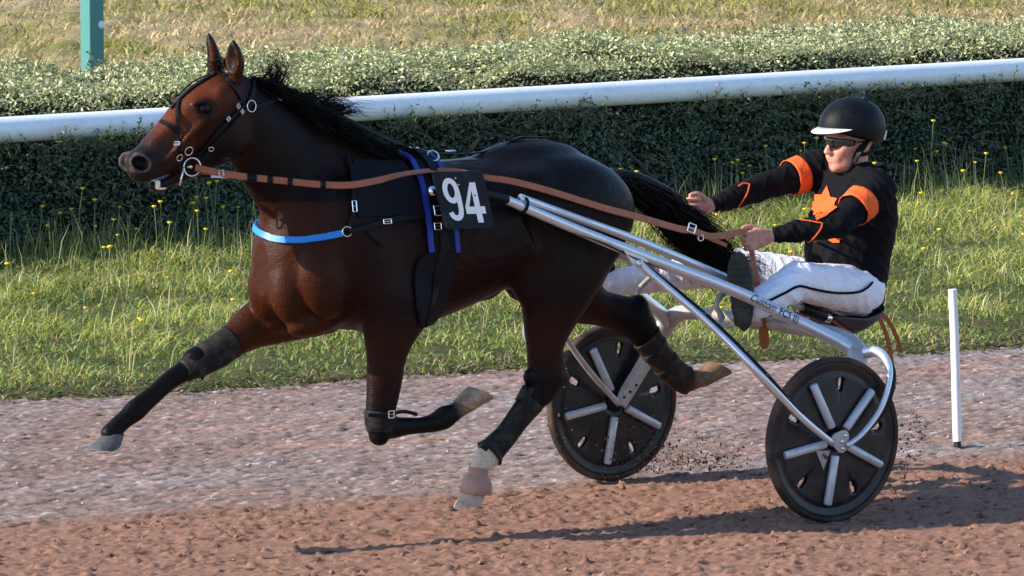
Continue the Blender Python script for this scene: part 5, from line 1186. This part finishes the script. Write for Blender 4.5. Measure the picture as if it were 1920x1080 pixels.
# verge: from the track's edge to the hedge foot and on behind it
xs = np.linspace(-9, 10, 330); tt = np.linspace(0, 1, 70); far_y = 60.0; eg = edge_y(xs)
rag = specnoise((330, 330), .06, .5, 1, 0, 1.6, 9)[0] * .035
Yv = eg[None] + rag[None] + (tt[:, None] ** 1.6) * (far_y - eg[None]); Zv = .006 + .016 * (1 - np.exp(-(Yv - eg[None]) / .12)) + .012 * specnoise(Yv.shape, .1, .6, 1, 0, 1.5, 10) * np.clip((Yv - eg[None]) / .5, 0, 1); Zv[0] = -.015
Vv = np.stack([np.broadcast_to(xs[None], Yv.shape), Yv, Zv], -1).reshape(-1, 3); idx = np.arange(Yv.size).reshape(Yv.shape)
Fq = np.stack([idx[:-1, :-1], idx[:-1, 1:], idx[1:, 1:], idx[1:, :-1]], -1).reshape(-1, 4); cen = Vv[Fq].mean(1)
beh = ((cen - ra) @ RN) < -1.6
o = obj('verge', Vv, Fq, None, mats=['verge_soil', 'dry_field'], midx=beh.astype(int)); tag(o, kind='structure')
# ---- blades
def blades(base, hgt, wid, lean, cols, seed, bend=.35):
    """each blade: three stations, bent over; base (n,3)"""
    r_ = np.random.default_rng(seed); n = len(base); az = r_.uniform(0, 2 * np.pi, n); d = np.stack([np.cos(az), np.sin(az), 0 * az], 1); s_ = np.stack([-np.sin(az), np.cos(az), 0 * az], 1)
    rot = r_.uniform(0, np.pi, n); s_ = s_ * np.cos(rot)[:, None] + d * np.sin(rot)[:, None] * .6
    P0 = base; P1 = base + UZ * (hgt * .55)[:, None] + d * (hgt * lean * .35)[:, None]; P2 = base + UZ * (hgt * (1 - bend * lean * .6))[:, None] + d * (hgt * lean)[:, None]
    w_ = wid[:, None]; V = np.stack([P0 - s_ * w_ / 2, P0 + s_ * w_ / 2, P1 - s_ * w_ * .42, P1 + s_ * w_ * .42, P2 - s_ * w_ * .06, P2 + s_ * w_ * .06], 1).reshape(-1, 3)
    b = np.arange(n)[:, None] * 6; Fq = np.concatenate([b + [[0, 1, 3, 2]], b + [[2, 3, 5, 4]]], 0)
    C = np.repeat(cols, 6, 0); f = np.tile([.7, .7, 1, 1, 1.1, 1.1], n)[:, None]; return V, Fq, C * (.85 + .15 * f)
def scatter(n, x0, x1, seed, y_fn0, y_fn1):
    r_ = np.random.default_rng(seed); x = r_.uniform(x0, x1, n); y = y_fn0(x) + r_.uniform(0, 1, n) * (y_fn1(x) - y_fn0(x)); return x, y, r_
def hedge_y(x):                      # depth of the hedge foot at world x
    s_ = (x - ra[0]) / RD[0]; return ra[1] + RD[1] * s_
gcol = np.array([(.22, .275, .040), (.32, .345, .062), (.42, .40, .10), (.15, .21, .045), (.56, .47, .24), (.40, .32, .15)])
def gtint(n, r_, p): k = r_.choice(len(gcol), n, p=p); c = gcol[k] * r_.uniform(.7, 1.25, (n, 1)); return c
parts_ = []
x, y, r_ = scatter(105000, -5.0, 5.2, 31, lambda x: edge_y(x) - .02, lambda x: hedge_y(x) + .2); dE = y - edge_y(x); dH = hedge_y(x) - y
clump = specnoise((600, 600), .05, .9, 1, 0, 2.0, 40); ci = clump[((y - 20) / .05).astype(int) % 600, ((x + 8) / .05).astype(int) % 600]
h_ = (.028 + .040 * np.clip(dE / .9, 0, 1) + .025 * np.clip(dE / 3, 0, 1) + .05 * np.exp(-dH / .4)) * r_.uniform(.4, 1.25, len(x)) * (1 + .38 * ci) * .78
keep = r_.uniform(size=len(x)) < np.clip(.25 + dE * 1.6, 0, 1) * np.clip(.85 + .25 * ci, .3, 1); x, y, h_, dE, ci = x[keep], y[keep], h_[keep], dE[keep], ci[keep]; n = len(x)
C = gtint(n, r_, [.18, .26, .27, .10, .12, .07]); dry = (r_.uniform(size=n) < np.clip(.75 - dE * 1.1, .0, .8)); C[dry] = np.array([.27, .21, .10]) * r_.uniform(.5, 1.2, (dry.sum(), 1)); C *= (1 + .25 * ci)[:, None]
parts_.append(blades(np.stack([x, y, np.full(n, .012)], 1), np.clip(h_, .015, .3), r_.uniform(.004, .010, n), r_.uniform(.4, 1.9, n), np.clip(C, .01, .6), 32))
# broad low weeds and clover
x, y, r_ = scatter(36000, -5.0, 5.2, 33, lambda x: edge_y(x) + .02, hedge_y); n = len(x); dE = y - edge_y(x)
parts_.append(blades(np.stack([x, y, r_.uniform(.015, .07, n)], 1), r_.uniform(.010, .030, n), r_.uniform(.006, .017, n), r_.uniform(1.0, 2.4, n), np.array([.18, .26, .065]) * r_.uniform(.5, 1.35, (n, 1)), 34, .2))
# tall seeding stems, thickest near the hedge
x, y, r_ = scatter(9500, -5.0, 5.2, 35, lambda x: edge_y(x) + .5, lambda x: hedge_y(x) + .1); dH = hedge_y(x) - y; k = r_.uniform(size=len(x)) < .22 + .78 * np.exp(-dH / .7); x, y, dH = x[k], y[k], dH[k]; n = len(x)
C = np.where((r_.uniform(size=n) < .55)[:, None], np.array([.30, .34, .12]), np.array([.50, .41, .22])) * r_.uniform(.75, 1.2, (n, 1))
parts_.append(blades(np.stack([x, y, np.full(n, .01)], 1), r_.uniform(.14, .40, n) * (.55 + .45 * np.exp(-dH / 1.0)), r_.uniform(.003, .007, n), r_.uniform(.05, .5, n), C, 36))
def join(ps):
    off = 0; V = []; Fq = []; C = []
    for v, f, c in ps: V.append(v); Fq.append(f + off); C.append(c); off += len(v)
    return np.concatenate(V), np.concatenate(Fq), np.concatenate(C)
V, Fq, C = join(parts_); o = obj('grass', V, Fq, 'grass_blade', colors=C, smooth=False); tag(o, 'rough green grass with tall stems between track and hedge', 'grass', kind='stuff')
# dead litter along the track's edge
x, y, r_ = scatter(9000, -5.0, 5.2, 37, lambda x: edge_y(x) - .10, lambda x: edge_y(x) + .55); n = len(x)
V, Fq, C = blades(np.stack([x, y, r_.uniform(.004, .03, n)], 1), r_.uniform(.006, .02, n), r_.uniform(.008, .022, n), r_.uniform(1.5, 4.0, n), np.array([(.22, .17, .085), (.30, .25, .13), (.10, .12, .045), (.14, .18, .05)])[r_.integers(0, 4, n)] * r_.uniform(.5, 1.2, (n, 1)), 38, .1)
o = obj('leaf_litter', V, Fq, 'grass_blade', colors=C, smooth=False); tag(o, 'dry stalks and leaves strewn along the edge of the track', 'litter', kind='stuff')
# dry grass of the field behind the hedge
x, y, r_ = scatter(70000, -8.5, 9.0, 39, lambda x: hedge_y(x) + 2.2, lambda x: np.full_like(x, 59.0)); n = len(x)
ci = clump[((y * .5) / .05).astype(int) % 600, ((x + 12) * .7 / .05).astype(int) % 600]; g_ = np.clip(.45 + .45 * ci, 0, 1)[:, None]
C = (np.array([.58, .43, .23]) * (1 - g_) + np.array([.32, .31, .08]) * g_) * r_.uniform(.6, 1.25, (n, 1))
V, Fq, C = blades(np.stack([x, y, np.full(n, .012)], 1), r_.uniform(.03, .10, n) * (1 + .35 * g_[:, 0]), r_.uniform(.012, .030, n), r_.uniform(.5, 2.2, n), C, 41)
o = obj('dry_grass', V, Fq, 'grass_blade', colors=C, smooth=False); tag(o, 'sunburnt yellow grass of the field behind the hedge', 'grass', kind='stuff')
# ---- yellow wildflowers, each its own thing
mat('petal_yellow', (.80, .52, .02), .6); mat('stem_green', (.16, .21, .06), .6)
def flower_mesh(h_, seed):
    r_ = random.Random(seed); mb = MB(); dx, dy = r_.uniform(-.03, .03), r_.uniform(-.03, .03)
    P = catmull(np.array([(0, 0, 0), (dx * .3, dy * .3, h_ * .5), (dx, dy, h_)]), 3); mb.add(*tube(P, .0017, 4, cap=False), 0)
    hd = np.array([dx, dy, h_]); mb.add(*lathe(hd, (dx * 2, dy * 2, 1), [(.002, -.008), (.008, -.002), (.013, .003), (.010, .006), (.001, .006)], 8), 1); me = mb.build('flower', None, mats=['stem_green', 'petal_yellow'], sharp=None); return me
FL = [flower_mesh(h_, q) for q, h_ in enumerate((.15, .18, .21, .26, .31, .38))]
r_ = np.random.default_rng(51); placed = 0; used = [False] * 6; zones = []
while placed < 190:
    x = r_.uniform(-3.4, 3.6); y0, y1 = edge_y(np.array(x)) + .7, hedge_y(x) - .05; f = r_.uniform() ** .75
    if r_.uniform() < .32: f = 1 - abs(r_.normal()) * .06
    y = y0 + (y1 - y0) * f
    if abs(x) > .112 * y * .92 + .2 or r_.uniform() > .45 + .4 * clump[int((y - 20) / .05) % 600, int((x + 8) / .05) % 600]: continue
    k = int(np.clip(r_.normal(1.2 + 3.0 * max(0, f - .75) / .25, .9), 0, 5)); src = FL[k]
    if used[k]: o = src.copy(); COL.objects.link(o)
    else: o = src; used[k] = True
    o.name = 'wildflower' if placed == 0 else 'wildflower.%03d' % placed; o.location = (x, y, .01); s_ = r_.uniform(.8, 1.25); o.scale = (s_, s_, s_); o.rotation_euler = (0, 0, r_.uniform(0, 6.28))
    tag(o, 'small yellow flower on a thin stem in the verge grass', 'flower', 'yellow wildflowers in the verge'); placed += 1
for k in range(6):
    if not used[k]: bpy.data.objects.remove(FL[k])
# ---- white rail
worn('rail_white', (.83, .85, .89), (.42, .40, .36), .35, 5, .38, bmp=.03, cover=(.55, .85)); worn('rail_joint', (.62, .64, .68), (.40, .38, .34), .4, 6, .45, bmp=.03)
rail = thing('running_rail', 'thick white plastic rail running along the hedge', 'rail', onrail(SL / 2, 0, 0))
seg_l = 4.2; s0 = np.linalg.norm((gnd(253, 229, RZ) - ra)[:2]); RR = .072
for q in range(-2, 4):
    a_, b_ = s0 + q * seg_l, s0 + (q + 1) * seg_l - .004; P = [onrail(t, 0, RZ) for t in np.linspace(a_, b_, 6)]; obj('tube', *tube(P, RR, 32), 'rail_white', rail, sharp=40)
    obj('joint', *tube([onrail(a_ - .10, 0, RZ), onrail(a_ + .10, 0, RZ)], RR - .006, 32), 'rail_joint', rail, sharp=40)
    pz = onrail(a_ + 1.2, -.02, 0); obj('post', *tube([pz, pz + UZ * (RZ - RR * .6)], .03, 12), 'rail_white', rail)
# ---- hedge
hedge = thing('hedge', 'broad clipped green hedge behind the white rail', 'hedge', onrail(SL / 2, -1.1, 0))
mat('hedge_core', (.012, .016, .008), .95, spec=.05); mat('twig', (.20, .18, .11), .8)
S0, S1 = -3.6, SL + 3.6; HT, HB = .88, 1.95
prof = [(-.02, 0), (.0, .2), (-.02, .45), (-.08, .60), (-.10, .70), (-.12, HT - .08), (-.40, HT - .03), (-1.2, HT + .02), (-1.8, HT - .02), (-HB, HT - .15), (-HB, 0)]
V = []; Fc = []
for i, s_ in enumerate(np.linspace(S0, S1, 40)): V += [onrail(s_, t - .10, z * .96) for t, z in prof]
k = len(prof); Fc = [(i * k + j, (i + 1) * k + j, (i + 1) * k + j + 1, i * k + j + 1) for i in range(39) for j in range(k - 1)] + [tuple(range(k)), tuple(39 * k + j for j in range(k))[::-1]]
obj('core', V, Fc, 'hedge_core', hedge)
r_ = np.random.default_rng(61); lump = specnoise((420, 420), .05, .8, 1, 0, 1.8, 62)
def leaves(base, nrm, size, cols, seed, tilt=.9):
    """small oval leaves folded on the midrib: four corner points each"""
    r_ = np.random.default_rng(seed); n = len(base); nn = nrm + r_.normal(size=(n, 3)) * tilt; nn /= np.linalg.norm(nn, axis=1)[:, None]
    a = np.cross(nn, r_.normal(size=(n, 3))); a /= np.linalg.norm(a, axis=1)[:, None]; b = np.cross(nn, a); sz = size[:, None]
    V = np.stack([base - a * sz, base + b * sz * .42 + nn * sz * .14, base + a * sz, base - b * sz * .42 + nn * sz * .14, ], 1).reshape(-1, 3); q = np.arange(n)[:, None] * 4
    return V, np.concatenate([q + [[0, 1, 2]], q + [[0, 2, 3]]], 0), np.repeat(cols, 4, 0)
pc = []
n = 80000; s_ = r_.uniform(S0, S1, n); z = r_.uniform(.02, .72, n) ; lm = lump[(z / .05).astype(int) % 420, ((s_ + 6) / .05).astype(int) % 420]
front = np.interp(z, [0, .2, .5, .62, .72], [.0, .02, .01, -.03, -.10]) + .035 * lm - np.abs(r_.normal(size=n)) * .05
front = np.where((z > RZ - .10), np.minimum(front, -.09), front); B = np.array([onrail(*q) for q in zip(s_, front, z)])
C = np.array([(.055, .095, .058), (.085, .125, .072), (.040, .075, .048), (.125, .155, .095)])[r_.integers(0, 4, n)] * r_.uniform(.7, 1.25, (n, 1)); pc.append(leaves(B, np.tile(RN * .9 + UZ * .5, (n, 1)), r_.uniform(.009, .021, n), C, 63))  # front leaves darker: the shade of this face is in their colour
n = 165000; s_ = r_.uniform(S0, S1, n); t = -.09 - r_.uniform(0, 1, n) * (HB - .09); lm = lump[(-t / .05).astype(int) % 420 + 100, ((s_ + 6) / .05).astype(int) % 420]
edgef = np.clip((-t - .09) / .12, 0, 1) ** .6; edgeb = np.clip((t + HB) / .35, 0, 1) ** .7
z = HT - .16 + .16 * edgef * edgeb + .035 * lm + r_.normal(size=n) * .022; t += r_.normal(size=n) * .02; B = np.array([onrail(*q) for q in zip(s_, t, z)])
C = np.array([(.37, .39, .17), (.48, .48, .25), (.24, .29, .11), (.62, .60, .36)])[r_.integers(0, 4, n)] * r_.uniform(.7, 1.25, (n, 1)); lowm = np.clip(1 - edgef, 0, 1)[:, None]; C = C * (1 - .5 * lowm) + np.array([.06, .09, .045]) * .5 * lowm  # top leaves paler, sunlight put into their colour; darkened towards the front edge
pc.append(leaves(B, np.tile(UZ * 1.0, (n, 1)), r_.uniform(.008, .019, n), C, 64, .8))
V, Fq, C = pc[0]; n0 = len(V); V = np.concatenate([V, pc[1][0]]); C = np.concatenate([C, pc[1][2]]); Fq = np.concatenate([Fq, pc[1][1] + n0])
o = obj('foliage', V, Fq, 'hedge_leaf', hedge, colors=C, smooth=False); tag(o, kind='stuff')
# shoots standing off the hedge, some hanging across the rail
tw = MB(); pl = []
for q in range(1350):
    mode = r_.uniform()
    if mode < .42: s_ = r_.choice([r_.uniform(-3, .6), r_.uniform(.3, 1.3), r_.uniform(2.6, 4.2), r_.uniform(4.6, 7.4), r_.uniform(5.6, 6.6), r_.uniform(6.5, SL + 3)]); p = onrail(s_, .078 + r_.uniform(0, .03), RZ - .09 - r_.uniform(0, .05)); d = unit(RD * r_.normal() * .8 + UZ * r_.uniform(.3, 1.2) + RN * r_.uniform(.0, .35)); ln = r_.uniform(.05, .19)
    elif mode < .66: s_ = r_.uniform(S0, S1); p = onrail(s_, -r_.uniform(.15, HB), HT); d = unit(RD * r_.normal() * .5 + UZ * 1.0 + RN * r_.normal() * .4); ln = r_.uniform(.05, .20)
    else: s_ = r_.uniform(S0, S1); p = onrail(s_, .0, r_.uniform(.1, .6)); d = unit(RD * r_.normal() * 1.2 + UZ * r_.uniform(-.2, .6) + RN * .6); ln = r_.uniform(.07, .26)
    k_ = 7; P = p + d * np.linspace(0, ln, k_)[:, None] - UZ * (np.linspace(0, 1, k_)[:, None] ** 2) * ln * .25
    tw.add(*tube(P, [.0016] * (k_ - 1) + [.0006], 3, cap=False))
    m_ = max(3, int(ln / .016)); f = np.linspace(.25, 1, m_); pl.append(P[0] + (P[-1] - P[0]) * f[:, None] + r_.normal(size=(m_, 3)) * .007)
tag(tw.build('shoots', 'twig', hedge, sharp=None), kind='stuff')
B = np.concatenate(pl); n = len(B); C = np.array([(.10, .13, .05), (.16, .18, .08), (.07, .10, .045)])[r_.integers(0, 3, n)] * r_.uniform(.7, 1.2, (n, 1))
V, Fq, C = leaves(B, np.tile(UZ * .6 + RN * .3, (n, 1)), r_.uniform(.009, .017, n), C, 65); o = obj('shoot_leaves', V, Fq, 'hedge_leaf', hedge, colors=C, smooth=False); tag(o, kind='stuff')
# ---- green post beyond the hedge, white marker pole on the track
worn('post_green', (.050, .21, .20), (.10, .20, .19), .3, 8, .5, bmp=.05); mat('dot_white', (.70, .72, .75), .5)
pd = 42.0; pb = np.array([(172 - 960) / FPX * pd * 1.0, pd, 0]); post = thing('green_post', 'square teal green post behind the hedge', 'post', pb)
obj('shaft', *box(pb + UZ * 2.0, RD * .062, RN * .062, UZ * 2.0, .004), 'post_green', post, sharp=30)
dz = CAMH - pd * math.tan(R(PITCH) - (540 - 46) / FPX); obj('reflector', *lathe(pb + RN * .0625 + RD * .040 + UZ * dz, RN, [(.0, .002), (.026, .002), (.028, 0)], 24), 'dot_white', post)
worn('pole_white', (.78, .78, .79), (.45, .38, .33), .35, 9, .5, bmp=.05, cover=(.55, .8)); worn('pole_foot', (.02, .02, .02), (.2, .13, .1), .6, 20, .8)
pp = gnd(1795, 838); pole = thing('marker_pole', 'thin white plastic marker pole with a black foot standing on the track', 'pole', pp)
P = catmull(pp + np.array([(.0, 0, .025), (-.004, 0, .12), (-.010, 0, .32), (-.017, 0, .50), (-.026, 0, .665)]), 6); obj('tube', *tube(P, .0185, 18), 'pole_white', pole, sharp=50)
obj('foot', *tube([pp + UZ * -.01, pp + UZ * .012, pp + UZ * .032], [.017, .015, .0165], 14), 'pole_foot', pole, sharp=50)
# ---- dirt thrown up by the wheels, loose clods
OCT = np.array([(1, 0, 0), (-1, 0, 0), (0, 1, 0), (0, -1, 0), (0, 0, 1), (0, 0, -1)], float); OF = np.array([(0, 2, 4), (2, 1, 4), (1, 3, 4), (3, 0, 4), (2, 0, 5), (1, 2, 5), (3, 1, 5), (0, 3, 5)])
def grit(P, sz, seed):
    r_ = np.random.default_rng(seed); n = len(P); V = (P[:, None] + OCT[None] * sz[:, None, None] * r_.uniform(.5, 1.3, (n, 6, 1))).reshape(-1, 3); return V, (np.arange(n)[:, None, None] * 6 + OF[None]).reshape(-1, 3)
r_ = np.random.default_rng(71); n = 2600; t = r_.uniform(0, 1, n) ** 1.3
fx = np.stack([-.02 - .55 * t + r_.normal(size=n) * .07, -.70 + .02 * r_.normal(size=n) * 3 + .10 * t, .02 + np.abs(r_.normal(size=n)) * (.035 + .05 * (1 - t)) * 1.4], 1)
n2 = 700; t2 = r_.uniform(0, 1, n2); f2_ = np.stack([-.36 - .16 * t2 + r_.normal(size=n2) * .025, .62 + r_.normal(size=n2) * .05, .03 + t2 * .34 + r_.normal(size=n2) * .03], 1); f2_[:, 2] = np.clip(f2_[:, 2], .01, 1)
n3 = 160; f3 = np.stack([.12 + r_.normal(size=n3) * .16, -.67 + r_.normal(size=n3) * .02, .12 + np.abs(r_.normal(size=n3)) * .14], 1)
Pg = np.vstack([fx, f2_, f3]); V, Fq = grit(W(Pg), np.clip(r_.gamma(1.5, .0013, len(Pg)), .0008, .010), 72); cc_ = np.repeat(np.array([.24, .125, .08]) * r_.uniform(.5, 1.2, (len(Pg), 1)), 6, 0)
o = obj('flying_dirt', V, Fq, 'track_dirt', colors=cc_, smooth=False); tag(o, 'reddish dirt crumbs thrown up behind the sulky wheels', 'dirt', kind='stuff')
n = 6500; x = r_.uniform(-3.9, 4.2, n); y = r_.uniform(19.5, 28, n); sf_ = y < furr_y(x); k = (y < edge_y(x)); x, y, sf_ = x[k], y[k], sf_[k]; n = len(x)
sz = np.where(sf_, r_.gamma(1.5, .0021, n), r_.gamma(1.5, .0014, n)).clip(.0012, .013); ix = ((x + 4.0) / cell).astype(int).clip(0, nx - 1); iy = ((y - 19.4) / cell).astype(int).clip(0, ny - 1)
V, Fq = grit(np.stack([x, y, Z[iy, ix] + sz * .4], 1), sz, 73); cc_ = np.where(sf_[:, None], np.array([.30, .165, .11]), np.array([.40, .33, .30])) * r_.uniform(.6, 1.25, (n, 1))
o = obj('clods', V, Fq, 'track_dirt', colors=np.repeat(cc_, 6, 0), smooth=False); tag(o, 'loose clods and small stones on the track', 'dirt', kind='stuff')
